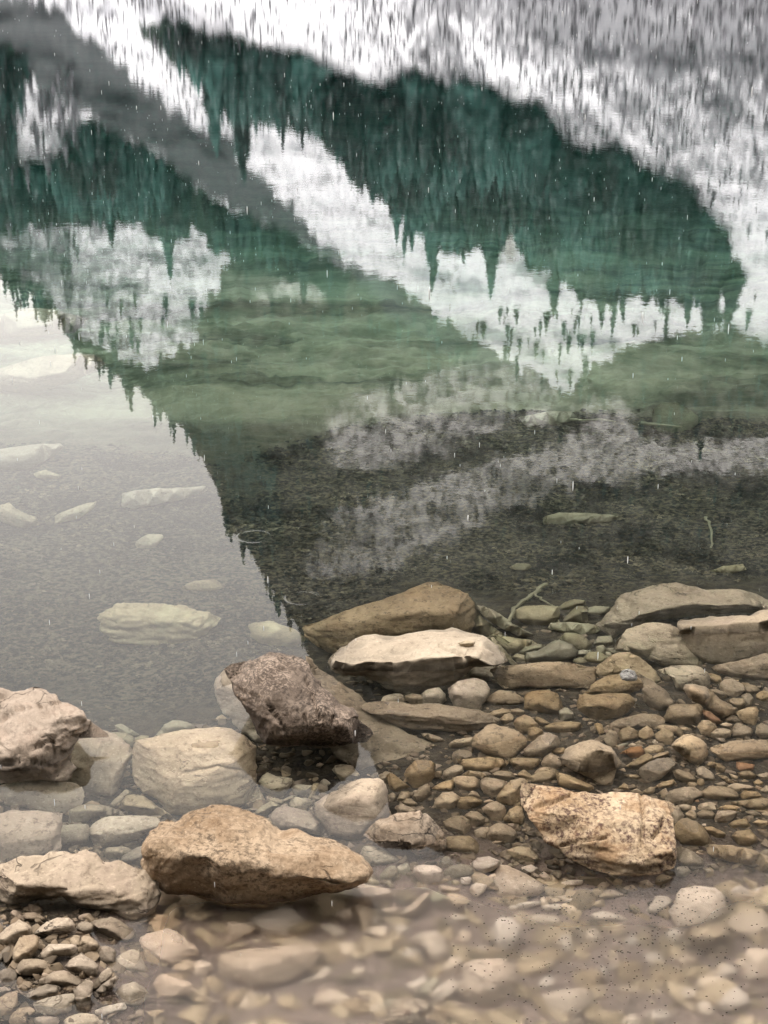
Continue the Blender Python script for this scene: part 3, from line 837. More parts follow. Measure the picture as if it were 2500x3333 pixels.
B('I', [(-120, 830), (-30, 790), (0, 740), (100, 680), (300, 625), (520, 600), (620, 570), (800, 545), (960, 530), (1060, 570), (1140, 650), (1300, 660), (1500, 740), (1600, 790), (1680, 850), (1700, 1000), (1659, 1200), (1500, 1280), (1380, 1290), (1200, 1180), (900, 1130), (700, 1040), (560, 1050), (200, 1120), (50, 1100), (-120, 1110)],
  M_CREAM, 'long pale slab with a shadowed undercut above the heap of shore stones', ridge=[(-80, 870), (130, 890), (400, 920), (700, 960), (900, 1060), (1200, 1120), (1450, 1200)], k=.38, cuts=5)
B('H', [(525, 720), (580, 640), (640, 570), (700, 520), (790, 495), (850, 475), (960, 455), (1100, 460), (1150, 490), (1180, 550), (1190, 640), (1200, 720), (1220, 770), (1150, 800), (1040, 850), (1000, 900), (990, 980), (880, 940), (700, 905), (660, 850), (600, 780)],
  M_CREAM, 'broad smooth cream boulder behind the golden boulder with a small block on its back', k=.40, style='r', cuts=6)
B('H', [(190, 765), (260, 715), (350, 690), (420, 710), (530, 735), (620, 800), (680, 870), (705, 940), (660, 950), (600, 940), (500, 900), (400, 890), (300, 890), (220, 830)],
  M_CREAM, 'speckled oval boulder lying against the back of the golden boulder', k=.42, style='r')
B('H', [(990, 930), (1000, 870), (1060, 820), (1180, 780), (1300, 745), (1450, 730), (1560, 750), (1640, 810), (1660, 900), (1640, 1040), (1620, 1130), (1580, 1165), (1480, 1130), (1400, 1040), (1350, 970), (1250, 960), (1150, 960), (1040, 955)],
  M_GOLD, 'light tan boulder with a hollow dark underside beside the smooth cream boulder', ridge=[(1010, 925), (1150, 930), (1320, 930), (1450, 980), (1560, 1000)], k=.40, rough=1.4, lift=.012)
B('L', [(1400, 300), (1440, 220), (1480, 172), (1540, 180), (1659, 235), (1760, 290), (1840, 350), (1800, 400), (1659, 440), (1500, 440), (1420, 430), (1405, 370)],
  M_BEIGE, 'smooth pale triangular boulder underwater in front of the rust stained block', k=.35, style='r', cuts=8)
B('C', [(200, 730), (260, 665), (360, 605), (560, 555), (800, 520), (1100, 485), (1230, 455), (1330, 455), (1420, 510), (1440, 550), (1560, 640), (1640, 705), (1659, 760), (1500, 800), (1400, 810), (1270, 900), (1220, 950), (1100, 1000), (960, 1010), (850, 1040), (720, 1020), (600, 950), (450, 880), (300, 890), (220, 840), (190, 780)],
  M_WHITE, 'long boulder with a bright flat top and dark front behind the dark cracked boulder', ridge=[(225, 750), (400, 785), (560, 760), (850, 742), (1100, 730), (1300, 722), (1600, 715)], k=.56, lift=.03, cuts=3, cracks=[[(1100, 635), (1200, 675), (1300, 715)]])
B('C', [(-20, 450), (180, 390), (370, 310), (520, 270), (650, 225), (800, 155), (880, 115), (975, 110), (1080, 165), (1140, 190), (1240, 250), (1330, 320), (1400, 470), (1350, 560), (1100, 600), (700, 660), (400, 720), (200, 740), (60, 660), (-20, 540)],
  M_BROWN, 'broad peaked underwater boulder behind the bright topped boulder', ridge=[(100, 520), (400, 470), (800, 330), (1000, 260), (1200, 380)], k=.30, cracks=[[(780, 350), (900, 265), (1000, 215), (1125, 198)], [(100, 540), (250, 450), (400, 395)]])
B('D', [(-20, 200), (130, 200), (230, 320), (330, 420), (430, 500), (520, 550), (420, 570), (300, 560), (200, 490), (60, 440), (-60, 380)],
  M_GREEN, 'sloping greenish rock running down beside the peaked underwater boulder', k=.4)
B('D', [(215, 305), (330, 310), (430, 360), (560, 450), (720, 540), (740, 575), (600, 560), (480, 500), (340, 410)],
  M_GREEN, 'narrow plank shaped underwater rock below the foot of the forked branch', k=.5)
B('F', [(-531, -260), (-401, -215), (-231, -95), (-51, 50), (60, 150), (160, 260), (300, 340), (430, 380), (540, 450), (640, 520), (690, 600), (680, 640), (560, 660), (300, 665), (80, 665), (0, 600), (-100, 560), (-250, 480), (-300, 350), (-380, 150)],
  M_BROWN, 'long diagonal boulder sloping away from under the dark cracked boulder', ridge=[(-330, -40), (-180, 110), (-20, 290), (120, 370), (300, 430), (450, 480), (600, 570)], k=.10, lean=20, lift=-.05)
B('F', [(-51, 119), (-30, 80), (0, 70), (150, 85), (300, 95), (480, 115), (700, 150), (880, 175), (1020, 205), (1090, 245), (970, 255), (950, 285), (900, 330), (700, 325), (400, 325), (330, 322), (200, 275), (60, 195), (0, 150)],
  M_BROWN, 'long thin slab with a pale top lying across the rubble', ridge=[(0, 130), (200, 190), (380, 215), (520, 205), (780, 235), (950, 245)], k=.5)
B('F', [(870, 400), (940, 330), (980, 250), (1060, 245), (1130, 290), (1240, 360), (1300, 410), (1290, 450), (1240, 470), (1180, 545), (1080, 545), (960, 500), (880, 450)],
  M_BROWN, 'chunky angular block at the thick end of the long thin slab', ridge=[(900, 410), (1020, 450), (1150, 490), (1230, 440)], k=.5)
B('D', [(390, 815), (560, 800), (720, 785), (850, 770), (1050, 775), (1240, 790), (1250, 820), (1220, 880), (1215, 960), (1150, 1000), (1060, 975), (950, 960), (780, 955), (560, 975), (440, 985), (415, 920)],
  M_BROWN, 'upright brown slab with a dark cavity beneath it and a round hollow on its rim', ridge=[(420, 850), (700, 825), (900, 830), (1180, 840)], k=.35, lift=.03)
B('E', [(235, 460), (350, 330), (400, 240), (480, 195), (600, 165), (740, 125), (860, 118), (960, 140), (1080, 180), (1280, 180), (1500, 192), (1750, 215), (1750, 350), (1560, 345), (1400, 370), (1200, 385), (880, 405), (700, 420), (560, 490), (430, 550), (370, 575), (300, 520)],
  M_TAN, 'long humped boulder forming the upper layer above the wide dark crack', ridge=[(330, 480), (560, 400), (760, 340), (980, 290), (1200, 310), (1650, 280)], k=.4, cuts=4, cracks=[[(960, 260), (1000, 200), (1080, 185)], [(880, 300), (1100, 300), (1300, 310)]])
B('E', [(375, 590), (470, 545), (600, 495), (720, 465), (880, 450), (940, 520), (1000, 640), (1070, 720), (1130, 770), (1070, 810), (900, 820), (800, 800), (700, 750), (600, 710), (460, 690), (390, 650)],
  M_SUB, 'submerged shaded slab under the wide dark crack', k=.22, cuts=4)
B('E', [(885, 425), (1100, 405), (1300, 388), (1500, 378), (1620, 345), (1750, 340), (1750, 680), (1560, 730), (1400, 770), (1280, 785), (1160, 775), (1060, 710), (990, 640), (940, 540)],
  M_TAN, 'big layered slab with a reddish corner at the frame edge', ridge=[(960, 470), (1200, 450), (1450, 430), (1700, 420)], k=.36, lift=.03, cuts=4, cracks=[[(950, 555), (1200, 530), (1450, 505), (1700, 490)], [(1100, 680), (1300, 640), (1600, 620)]])
B('E', [(1200, 825), (1400, 795), (1750, 700), (1750, 915), (1550, 918), (1420, 905), (1310, 880)],
  M_BROWN, 'low rock ledge under the layered slab with the reddish corner', k=.4)
B('E', [(765, 850), (860, 815), (1030, 805), (1100, 840), (1170, 900), (1185, 960), (1160, 1000), (1050, 960), (960, 1010), (900, 990), (860, 900)],
  M_SUB, 'square topped block below the submerged shaded slab', ridge=[(790, 862), (900, 905), (1040, 885), (1130, 880)], k=.5)
B('E', [(965, 1000), (985, 965), (1050, 960), (1150, 990), (1250, 1070), (1390, 1150), (1400, 1185), (1330, 1230), (1270, 1240), (1150, 1150), (1050, 1100), (1000, 1050)],
  M_BROWN, 'long brown stone tilted down to the right below the square topped block', k=.48)
B('E', [(130, 1030), (190, 970), (270, 910), (340, 885), (430, 880), (500, 840), (570, 880), (620, 930), (625, 990), (580, 1020), (520, 1040), (400, 1040), (280, 1050), (180, 1050)],
  M_BROWN, 'arched stone with a frosted grey and white knob at one end', ridge=[(190, 1000), (350, 950), (480, 960), (570, 950)], k=.5, lift=.02)
B('E', [(575, 890), (620, 885), (700, 930), (790, 990), (850, 1060), (895, 1110), (860, 1140), (740, 1170), (650, 1160), (620, 1050), (630, 960)],
  M_BROWN, 'tan stone sloping down behind the arched stone with the frosted knob', k=.4)
B('E', [(215, 830), (330, 770), (400, 705), (500, 695), (640, 745), (700, 810), (760, 900), (785, 960), (700, 950), (620, 900), (570, 890), (400, 880), (330, 890), (240, 930)],
  M_SUB, 'wide dull brown boulder rising behind the arched stone', k=.4)
B('E', [(65, 1080), (150, 1035), (200, 1055), (340, 1045), (480, 1045), (540, 1090), (560, 1150), (550, 1190), (460, 1220), (300, 1250), (180, 1250), (110, 1180)],
  M_BROWN, 'blocky stone with a pale top in front of the arched stone', ridge=[(80, 1095), (220, 1110), (400, 1105), (545, 1105)], k=.5, lift=.015)
B('G', [(-80, 530), (-20, 450), (100, 410), (180, 395), (260, 400), (340, 450), (400, 510), (440, 570), (400, 640), (360, 770), (310, 780), (200, 720), (60, 650), (-60, 590)],
  M_BROWN, 'large faceted brown boulder behind the rust stained block', ridge=[(-50, 540), (80, 580), (130, 530), (260, 480), (360, 500)], k=.5, lift=.02, cuts=6)
B('G', [(1185, 445), (1230, 405), (1330, 395), (1500, 390), (1640, 390), (1740, 410), (1740, 520), (1600, 550), (1450, 560), (1320, 580), (1250, 530), (1210, 500)],
  M_BROWN, 'flat light brown slab at the right of the rubble, beyond the angular upright stone', k=.35, lift=.012)
B('G', [(865, 450), (890, 410), (960, 360), (1020, 357), (1090, 390), (1140, 430), (1150, 520), (1110, 580), (1070, 610), (1010, 580), (950, 520), (890, 480)],
  M_BROWN, 'angular upright stone with pale veins next to the flat light brown slab', k=.42, lift=.012)
B('G', [(575, 650), (640, 600), (740, 560), (850, 540), (900, 560), (905, 600), (830, 660), (780, 710), (690, 750), (640, 750), (600, 690)],
  M_BROWN, 'smooth tan oval stone to the right of the large faceted brown boulder', k=.45, style='r', lift=.01)
B('G', [(875, 1150), (930, 1080), (1000, 1055), (1080, 1080), (1140, 1150), (1190, 1230), (1160, 1270), (1080, 1275), (960, 1250), (890, 1190)],
  M_BROWN, 'dark rounded stone touching the right end of the rust stained block', k=.46, style='r', lift=.008)
B('O', [(1265, 490), (1310, 480), (1450, 490), (1560, 510), (1720, 575), (1720, 650), (1600, 640), (1480, 600), (1330, 560), (1280, 530)],
  M_BROWN, 'long sloping brown boulder at the frame edge beyond the rust stained block', k=.5)
B('P', [(440, 1060), (480, 1030), (540, 1012), (640, 1015), (760, 1018), (880, 1050), (950, 1080), (930, 1110), (860, 1150), (780, 1190), (640, 1195), (500, 1180), (430, 1110)],
  M_GREEN, 'mossy yellowish boulder lying underwater amid the dark weed', k=.22, rough=1.6)
B('P', [(530, 535), (600, 520), (740, 515), (880, 508), (890, 525), (870, 545), (760, 565), (640, 590), (545, 605), (527, 580)],
  M_WHITE, 'pale oblong block lying far out on the weedy lake bed', k=.3)
B('P', [(-60, 360), (-20, 350), (60, 335), (150, 322), (250, 322), (270, 340), (240, 375), (190, 400), (120, 435), (40, 440), (-60, 430)],
  M_WHITE, 'broad pale boulder underwater at the frame edge, beyond the oblong block', k=.3)
B('Q', [(1160, 310), (1200, 285), (1260, 280), (1320, 310), (1360, 350), (1310, 400), (1220, 430), (1180, 400)],
  M_MOSS, 'green tinted boulder far out in deep water under the pale streaks', k=.14, lift=-.1)
B('W', [(-40, 690), (80, 665), (190, 690), (160, 720), (60, 730), (-40, 730)], M_WHITE, 'pale flat rock deep underwater at the very edge, farthest of its row', k=.4, lift=.1)
B('W', [(-20, 800), (90, 768), (190, 765), (225, 785), (150, 825), (60, 850), (-20, 840)], M_WHITE, 'pale sloping rock deep underwater beside the bright sky reflection', k=.4, lift=.1)
B('M', [(1080, 430), (1150, 350), (1170, 270), (1240, 250), (1340, 265), (1395, 320), (1390, 420), (1330, 470), (1200, 490), (1100, 460)], M_BEIGE, 'wide grooved underwater boulder behind the stone with an orange streak', k=.35, style='r')
B('M', [(1165, 520), (1230, 490), (1350, 470), (1400, 490), (1440, 560), (1440, 630), (1380, 590), (1300, 630), (1230, 610)], M_RUST, 'cream stone with an orange streak breaking the rain specked water', k=.45, lift=.05)
B('L', [(1150, 1120), (1180, 1010), (1220, 960), (1350, 950), (1500, 970), (1600, 1040), (1610, 1150), (1560, 1280), (1450, 1330), (1320, 1340), (1200, 1290), (1145, 1220)], M_BEIGE, 'large round beige boulder just under the surface near the bottom edge', k=.42, style='r', cuts=6)
B('M', [(290, 960), (340, 890), (420, 870), (540, 860), (610, 900), (600, 970), (530, 1030), (400, 1020), (300, 1000)], M_BEIGE, 'blurred oval boulder underwater in front of the large round beige boulder', k=.42, style='r')
B('K', [(655, 680), (680, 630), (740, 605), (900, 610), (1050, 600), (1180, 575), (1320, 562), (1480, 590), (1510, 640), (1500, 720), (1400, 800), (1250, 870), (1100, 920), (940, 930), (800, 880), (690, 890), (655, 800)], M_BEIGE, 'long bean shaped boulder in the shallows in front of the golden boulder', k=.42, style='r', cuts=7)
B('K', [(15, 500), (60, 460), (230, 415), (290, 460), (380, 550), (500, 640), (400, 670), (240, 735), (130, 680), (50, 590)], M_BEIGE, 'diamond shaped pale stone in the shallows next to the shore stone heap', k=.4)
B('K', [(880, 400), (960, 340), (1060, 280), (1180, 240), (1250, 270), (1330, 350), (1410, 430), (1320, 500), (1100, 500), (990, 480)], M_BEIGE, 'hazy peaked stone underwater behind the bean shaped boulder', k=.4, style='r')
B('L', [(530, 1440), (570, 1340), (620, 1280), (740, 1272), (830, 1290), (920, 1340), (840, 1410), (820, 1530), (530, 1530)], M_RUST, 'cream stone with a rusty brown patch at the bottom edge', k=.42, lift=.05)
B('L', [(730, 770), (820, 730), (950, 710), (1020, 760), (1050, 850), (1040, 960), (960, 990), (900, 920), (830, 820)], M_BEIGE, 'hazy wedge shaped stone underwater left of a tall pale stone', k=.4, style='r')
B('L', [(1400, 740), (1440, 660), (1500, 600), (1580, 610), (1640, 700), (1640, 780), (1580, 860), (1500, 920), (1440, 870)], M_BEIGE, 'tall pale egg shaped stone underwater behind the large round beige boulder', k=.42, style='r')

# ---- stones (labels follow below)
def many(tile, mat, polys, **kw):
    for p in polys: stone(tile, p, mat, **kw)
many('P', M_SUB, [[(795, 940), (850, 918), (920, 910), (960, 925), (955, 945), (900, 960), (830, 958)], [(590, 745), (650, 722), (700, 715), (700, 740), (660, 775), (600, 770)],
    [(240, 640), (330, 600), (400, 575), (405, 590), (340, 640), (260, 660)], [(-20, 600), (40, 580), (75, 610), (150, 640), (160, 670), (100, 685), (40, 670), (-20, 650)], [(150, 450), (200, 437), (260, 460), (240, 475), (170, 472)]], k=.28)
many('P', M_GREEN, [[(1080, 1110), (1100, 1092), (1180, 1100), (1260, 1130), (1310, 1165), (1300, 1200), (1200, 1200), (1100, 1180)]])
many('Q', M_GREEN, [[(545, 987), (570, 974), (620, 972), (635, 990), (600, 1002), (560, 1000)], [(690, 780), (800, 755), (900, 755), (1030, 770), (1000, 790), (850, 800), (720, 805)], [(1410, 1005), (1470, 985), (1550, 975), (1560, 1000), (1500, 1015)], [(590, 340), (700, 320), (800, 318), (830, 345), (740, 370), (620, 375)]], k=.28)
many('C', M_PALE, [[(620, 1100), (640, 1060), (710, 1038), (790, 1050), (820, 1085), (820, 1110), (700, 1105)], [(955, 1040), (1000, 1000), (1090, 990), (1140, 1040), (1150, 1090), (1100, 1135), (1010, 1135), (970, 1110)],
    [(1180, 1000), (1250, 940), (1370, 915), (1480, 935), (1500, 970), (1500, 1040), (1460, 1110), (1420, 1160), (1370, 1185), (1240, 1170), (1190, 1060)], [(1255, 915), (1340, 870), (1380, 810), (1460, 792), (1530, 815), (1545, 880), (1510, 920), (1440, 935), (1370, 915)]])
many('C', M_BROWN, [[(800, 1060), (880, 1035), (960, 1050), (980, 1090), (960, 1130), (870, 1120), (830, 1090)]])
many('F', M_BROWN, [
    [(440, 345), (500, 345), (570, 370), (630, 400), (610, 415), (540, 415), (460, 375)], [(670, 430), (720, 400), (870, 375), (880, 450), (780, 460), (680, 460)],
    [(700, 540), (720, 500), (790, 482), (850, 500), (860, 550), (760, 560), (740, 600), (700, 570)], [(745, 560), (850, 555), (990, 545), (1100, 555), (1160, 580), (1120, 615), (1040, 640), (920, 660), (800, 640)],
    [(1165, 560), (1250, 548), (1400, 555), (1425, 570), (1390, 620), (1350, 660), (1280, 640), (1230, 670), (1190, 600)], [(1270, 500), (1330, 440), (1420, 360), (1480, 340), (1560, 380), (1580, 420), (1520, 480), (1430, 545), (1330, 535)],
    [(1440, 300), (1520, 265), (1620, 248), (1680, 250), (1750, 260), (1770, 290), (1700, 330), (1600, 345), (1500, 335)], [(1310, 10), (1360, -5), (1480, -10), (1560, 20), (1590, 80), (1605, 150), (1580, 185), (1500, 180), (1380, 165), (1305, 130)],
    [(970, 85), (1020, 30), (1080, -10), (1200, -5), (1280, 40), (1300, 70), (1200, 95), (1090, 95), (1000, 110)], [(1000, 185), (1060, 150), (1130, 145), (1180, 160), (1180, 180), (1110, 215), (1030, 215)],
    [(1090, 230), (1130, 190), (1180, 180), (1205, 210), (1180, 250), (1120, 270)], [(1170, 150), (1230, 138), (1290, 160), (1260, 200), (1200, 200)], [(1210, 270), (1240, 220), (1300, 195), (1350, 215), (1400, 270), (1420, 290), (1330, 350), (1270, 340), (1220, 310)],
    [(1370, 225), (1400, 208), (1450, 230), (1510, 265), (1440, 295), (1400, 270)], [(1325, 300), (1380, 290), (1430, 310), (1445, 340), (1380, 400), (1320, 420)], [(1510, 490), (1560, 465), (1630, 465), (1640, 490), (1590, 520), (1540, 515)],
    [(1440, 590), (1470, 540), (1520, 510), (1590, 550), (1630, 590), (1600, 650), (1520, 640), (1450, 620)]])
many('F', M_BROWN, [
    [(305, 690), (320, 640), (390, 575), (440, 568), (510, 575), (550, 610), (545, 680), (530, 760), (490, 765), (440, 800), (380, 790), (330, 740)], [(610, 710), (630, 660), (720, 610), (780, 630), (785, 670), (720, 710), (640, 740)],
    [(540, 670), (605, 655), (600, 730), (545, 720)], [(150, 700), (190, 680), (260, 740), (340, 800), (260, 830), (180, 800)], [(85, 690), (140, 660), (200, 675), (160, 720), (150, 780), (100, 740)], [(530, 800), (590, 760), (700, 730), (705, 780), (690, 810), (600, 825)],
    [(780, 690), (840, 655), (920, 660), (990, 690), (1000, 710), (940, 720), (860, 705)], [(700, 715), (760, 700), (870, 705), (915, 730), (910, 790), (860, 825), (760, 825), (730, 780)], [(920, 750), (980, 712), (1060, 725), (1140, 745), (1130, 800), (1080, 870), (1030, 885), (960, 840)],
    [(1065, 880), (1110, 810), (1180, 740), (1260, 718), (1320, 735), (1290, 800), (1260, 830), (1255, 940), (1180, 945), (1090, 910)], [(1020, 690), (1100, 655), (1180, 670), (1220, 710), (1160, 745), (1080, 720)], [(1230, 690), (1290, 645), (1350, 690), (1370, 715), (1330, 735), (1260, 715)],
    [(1370, 680), (1420, 630), (1490, 625), (1530, 640), (1460, 665), (1400, 700)], [(1320, 745), (1380, 700), (1460, 665), (1530, 645), (1570, 660), (1550, 760), (1440, 760)], [(365, 870), (420, 800), (470, 765), (500, 780), (510, 850), (480, 910), (410, 920)],
    [(235, 890), (270, 830), (330, 825), (350, 860), (320, 900), (270, 915)], [(165, 850), (200, 835), (230, 860), (225, 910), (180, 920)], [(275, 910), (320, 885), (370, 900), (410, 935), (350, 960), (300, 945)], [(235, 960), (270, 925), (340, 955), (400, 990), (350, 1020), (250, 1020)],
    [(550, 930), (570, 890), (620, 840), (690, 835), (760, 880), (730, 910), (700, 970), (640, 990), (570, 970)], [(730, 920), (770, 875), (860, 870), (935, 900), (930, 930), (880, 960), (800, 985), (745, 970)], [(820, 865), (860, 820), (900, 835), (935, 885), (880, 880)],
    [(945, 965), (1000, 925), (1060, 912), (1120, 950), (1135, 1000), (1100, 1070), (1050, 1085), (1000, 1040)], [(800, 1030), (850, 993), (910, 1000), (955, 1040), (960, 1090), (900, 1120), (860, 1150), (830, 1100)], [(630, 1080), (680, 1050), (760, 1035), (820, 1070), (845, 1160), (800, 1190), (720, 1180), (640, 1150)],
    [(610, 1230), (680, 1205), (800, 1200), (880, 1240), (910, 1290), (850, 1340), (720, 1340), (630, 1290)], [(990, 1190), (1010, 1130), (1080, 1095), (1180, 1110), (1220, 1150), (1215, 1220), (1160, 1265), (1060, 1255), (1000, 1230)], [(880, 1160), (930, 1130), (1000, 1125), (1015, 1150), (985, 1210), (910, 1220)],
    [(960, 1110), (990, 1078), (1020, 1110), (1000, 1130)], [(1110, 1070), (1170, 980), (1230, 945), (1270, 960), (1290, 1040), (1280, 1110), (1200, 1110), (1150, 1080)]], style='a', cuts=12)
many('O', M_BROWN, [[(320, 25), (400, 45), (480, 80), (540, 110), (545, 135), (500, 145), (400, 130), (330, 100)], [(1075, 520), (1110, 500), (1180, 530), (1245, 580), (1250, 625), (1150, 635), (1090, 600)]])
many('O', M_WHITE, [[(1070, 640), (1100, 620), (1140, 625), (1165, 660), (1130, 685), (1080, 680)], [(1262, 640), (1285, 635), (1300, 655), (1270, 665)]], style='r', lift=.012)
many('M', M_BROWN, [[(100, 35), (160, 8), (230, 20), (290, 80), (240, 105), (170, 95), (110, 60)]])
many('E', M_BROWN, [[(1255, 960), (1300, 930), (1390, 918), (1450, 960), (1470, 1030), (1380, 1065), (1310, 1040), (1270, 1000)], [(1170, 1005), (1230, 1000), (1310, 1030), (1320, 1075), (1270, 1080), (1200, 1040)], [(1320, 1095), (1370, 1075), (1450, 1080), (1475, 1110), (1460, 1160), (1400, 1170), (1350, 1130)],
    [(1440, 1060), (1500, 1035), (1530, 1060), (1510, 1140), (1475, 1150)], [(1145, 880), (1190, 868), (1260, 890), (1270, 930), (1230, 955), (1180, 930)], [(1460, 980), (1500, 960), (1560, 975), (1590, 1010), (1540, 1040), (1480, 1030)], [(1560, 1040), (1620, 1015), (1680, 1030), (1690, 1080), (1620, 1100), (1570, 1070)]])
many('G', M_BROWN, [
    [(300, 280), (420, 230), (560, 180), (720, 182), (800, 220), (800, 260), (700, 300), (580, 300), (480, 300), (330, 320)], [(810, 200), (850, 120), (900, 105), (1080, 105), (1105, 140), (1090, 200), (1080, 260), (1010, 285), (900, 265), (820, 240)],
    [(1075, 290), (1100, 240), (1160, 245), (1235, 305), (1200, 350), (1190, 380), (1110, 350)], [(1185, 345), (1240, 310), (1310, 305), (1360, 335), (1340, 375), (1240, 400), (1200, 380)], [(1260, 270), (1310, 255), (1360, 270), (1360, 310), (1290, 300)],
    [(1360, 310), (1400, 255), (1470, 280), (1530, 310), (1520, 360), (1470, 385), (1370, 370)], [(1310, 210), (1370, 195), (1440, 215), (1470, 250), (1420, 255), (1320, 250)], [(1400, 180), (1540, 130), (1570, 140), (1560, 230), (1540, 275), (1470, 250)], [(1570, 280), (1610, 262), (1680, 290), (1680, 370), (1600, 385), (1555, 350)],
    [(690, 540), (750, 510), (830, 495), (835, 525), (780, 550), (710, 560)], [(470, 620), (530, 580), (640, 510), (690, 525), (700, 560), (640, 600), (570, 640)], [(870, 660), (920, 645), (1000, 670), (1060, 720), (1050, 750), (980, 760), (900, 720)], [(1065, 640), (1110, 622), (1170, 660), (1215, 720), (1180, 740), (1100, 720), (1075, 690)],
    [(1140, 610), (1190, 580), (1260, 600), (1300, 625), (1290, 665), (1230, 670), (1220, 630)], [(1410, 670), (1500, 655), (1560, 690), (1540, 720), (1440, 725)], [(1570, 690), (1640, 670), (1690, 680), (1690, 730), (1610, 725)], [(715, 790), (780, 750), (870, 728), (895, 765), (840, 790), (760, 800)],
    [(815, 880), (860, 820), (960, 800), (1040, 790), (1100, 820), (1090, 860), (1030, 880), (1020, 920), (940, 940), (860, 930)], [(1110, 830), (1180, 785), (1290, 790), (1360, 810), (1415, 860), (1380, 890), (1270, 900), (1160, 890), (1110, 860)], [(1320, 795), (1400, 760), (1480, 775), (1550, 790), (1480, 810), (1390, 830)],
    [(1420, 860), (1470, 820), (1570, 830), (1620, 880), (1540, 885), (1450, 890)], [(1350, 915), (1480, 905), (1600, 880), (1660, 895), (1690, 940), (1600, 985), (1480, 960), (1400, 935)], [(1080, 960), (1110, 930), (1170, 915), (1230, 930), (1230, 980), (1170, 990), (1100, 980)], [(1235, 970), (1310, 940), (1390, 945), (1460, 980), (1420, 1000), (1300, 985)],
    [(1065, 1010), (1120, 983), (1190, 990), (1225, 1020), (1200, 1060), (1110, 1055)], [(1220, 1050), (1250, 990), (1340, 985), (1410, 995), (1380, 1050), (1320, 1085), (1230, 1080)], [(1335, 1100), (1380, 1075), (1470, 1055), (1510, 1110), (1480, 1135), (1370, 1135)], [(1535, 1085), (1580, 1060), (1650, 1075), (1659, 1100), (1600, 1130)],
    [(1130, 1120), (1200, 1125), (1300, 1170), (1310, 1200), (1240, 1215), (1170, 1170)], [(860, 960), (910, 950), (960, 1030), (930, 1080), (870, 1120), (850, 1040)], [(970, 1010), (1020, 980), (1060, 1010), (1070, 1060), (1000, 1050)], [(1360, 1200), (1400, 1160), (1500, 1145), (1550, 1190), (1570, 1240), (1500, 1280), (1420, 1270)],
    [(915, 950), (960, 930), (1020, 945), (1020, 985), (960, 990)], [(410, 800), (460, 755), (520, 790), (500, 820)], [(515, 830), (560, 805), (620, 850), (560, 850)], [(620, 830), (680, 790), (720, 800), (690, 850), (640, 850)], [(1475, 990), (1540, 985), (1600, 1030), (1540, 1035)], [(1600, 1010), (1659, 995), (1680, 1030), (1620, 1030)],
    [(1590, 820), (1640, 780), (1700, 780), (1700, 850), (1620, 850)], [(1540, 750), (1580, 730), (1620, 755), (1590, 785), (1550, 780)], [(470, 690), (560, 685), (600, 720), (540, 735)], [(990, 755), (1040, 745), (1080, 775), (1020, 785)], [(1070, 735), (1110, 720), (1130, 750), (1100, 790), (1070, 770)], [(1220, 760), (1290, 745), (1340, 780), (1260, 790)],
    [(1240, 690), (1310, 700), (1390, 760), (1330, 760)], [(1340, 680), (1400, 700), (1410, 725), (1360, 720)], [(760, 830), (810, 800), (830, 850), (780, 880)], [(920, 300), (970, 292), (1030, 315), (990, 325), (930, 318)]], lift=.004)
many('G', M_BROWN, [[(415, 340), (450, 300), (510, 292), (580, 330), (570, 380), (490, 405), (430, 420)], [(580, 330), (650, 285), (690, 310), (715, 370), (680, 400), (620, 400), (580, 370)], [(300, 370), (340, 325), (390, 325), (410, 370), (400, 440), (360, 460), (310, 420)], [(220, 280), (250, 262), (280, 280), (300, 340), (260, 360), (230, 320)],
    [(725, 350), (790, 310), (870, 330), (870, 420), (800, 440), (740, 410)], [(710, 290), (780, 275), (880, 285), (950, 340), (900, 370), (830, 320), (730, 310)], [(625, 480), (680, 445), (780, 450), (790, 490), (740, 515), (650, 515)], [(550, 430), (590, 405), (640, 425), (600, 445)]], style='r', lift=.004)
many('G', M_ORANGE, [[(1110, 150), (1180, 165), (1270, 240), (1260, 265), (1180, 272), (1130, 200)], [(1400, 580), (1460, 590), (1540, 600), (1530, 650), (1430, 660), (1400, 630)], [(430, 510), (520, 460), (600, 455), (630, 500), (600, 540), (540, 560), (490, 520)], [(1045, 905), (1075, 895), (1100, 910), (1070, 925)]], lift=.004)
many('G', M_GREEN, [[(395, 450), (440, 430), (490, 425), (500, 440), (440, 465)]], lift=.004)
many('G', M_PALE, [[(495, 440), (530, 425), (560, 435), (540, 458), (505, 460)], [(695, 410), (720, 395), (745, 410), (740, 440), (710, 440)]], lift=.004, style='r')
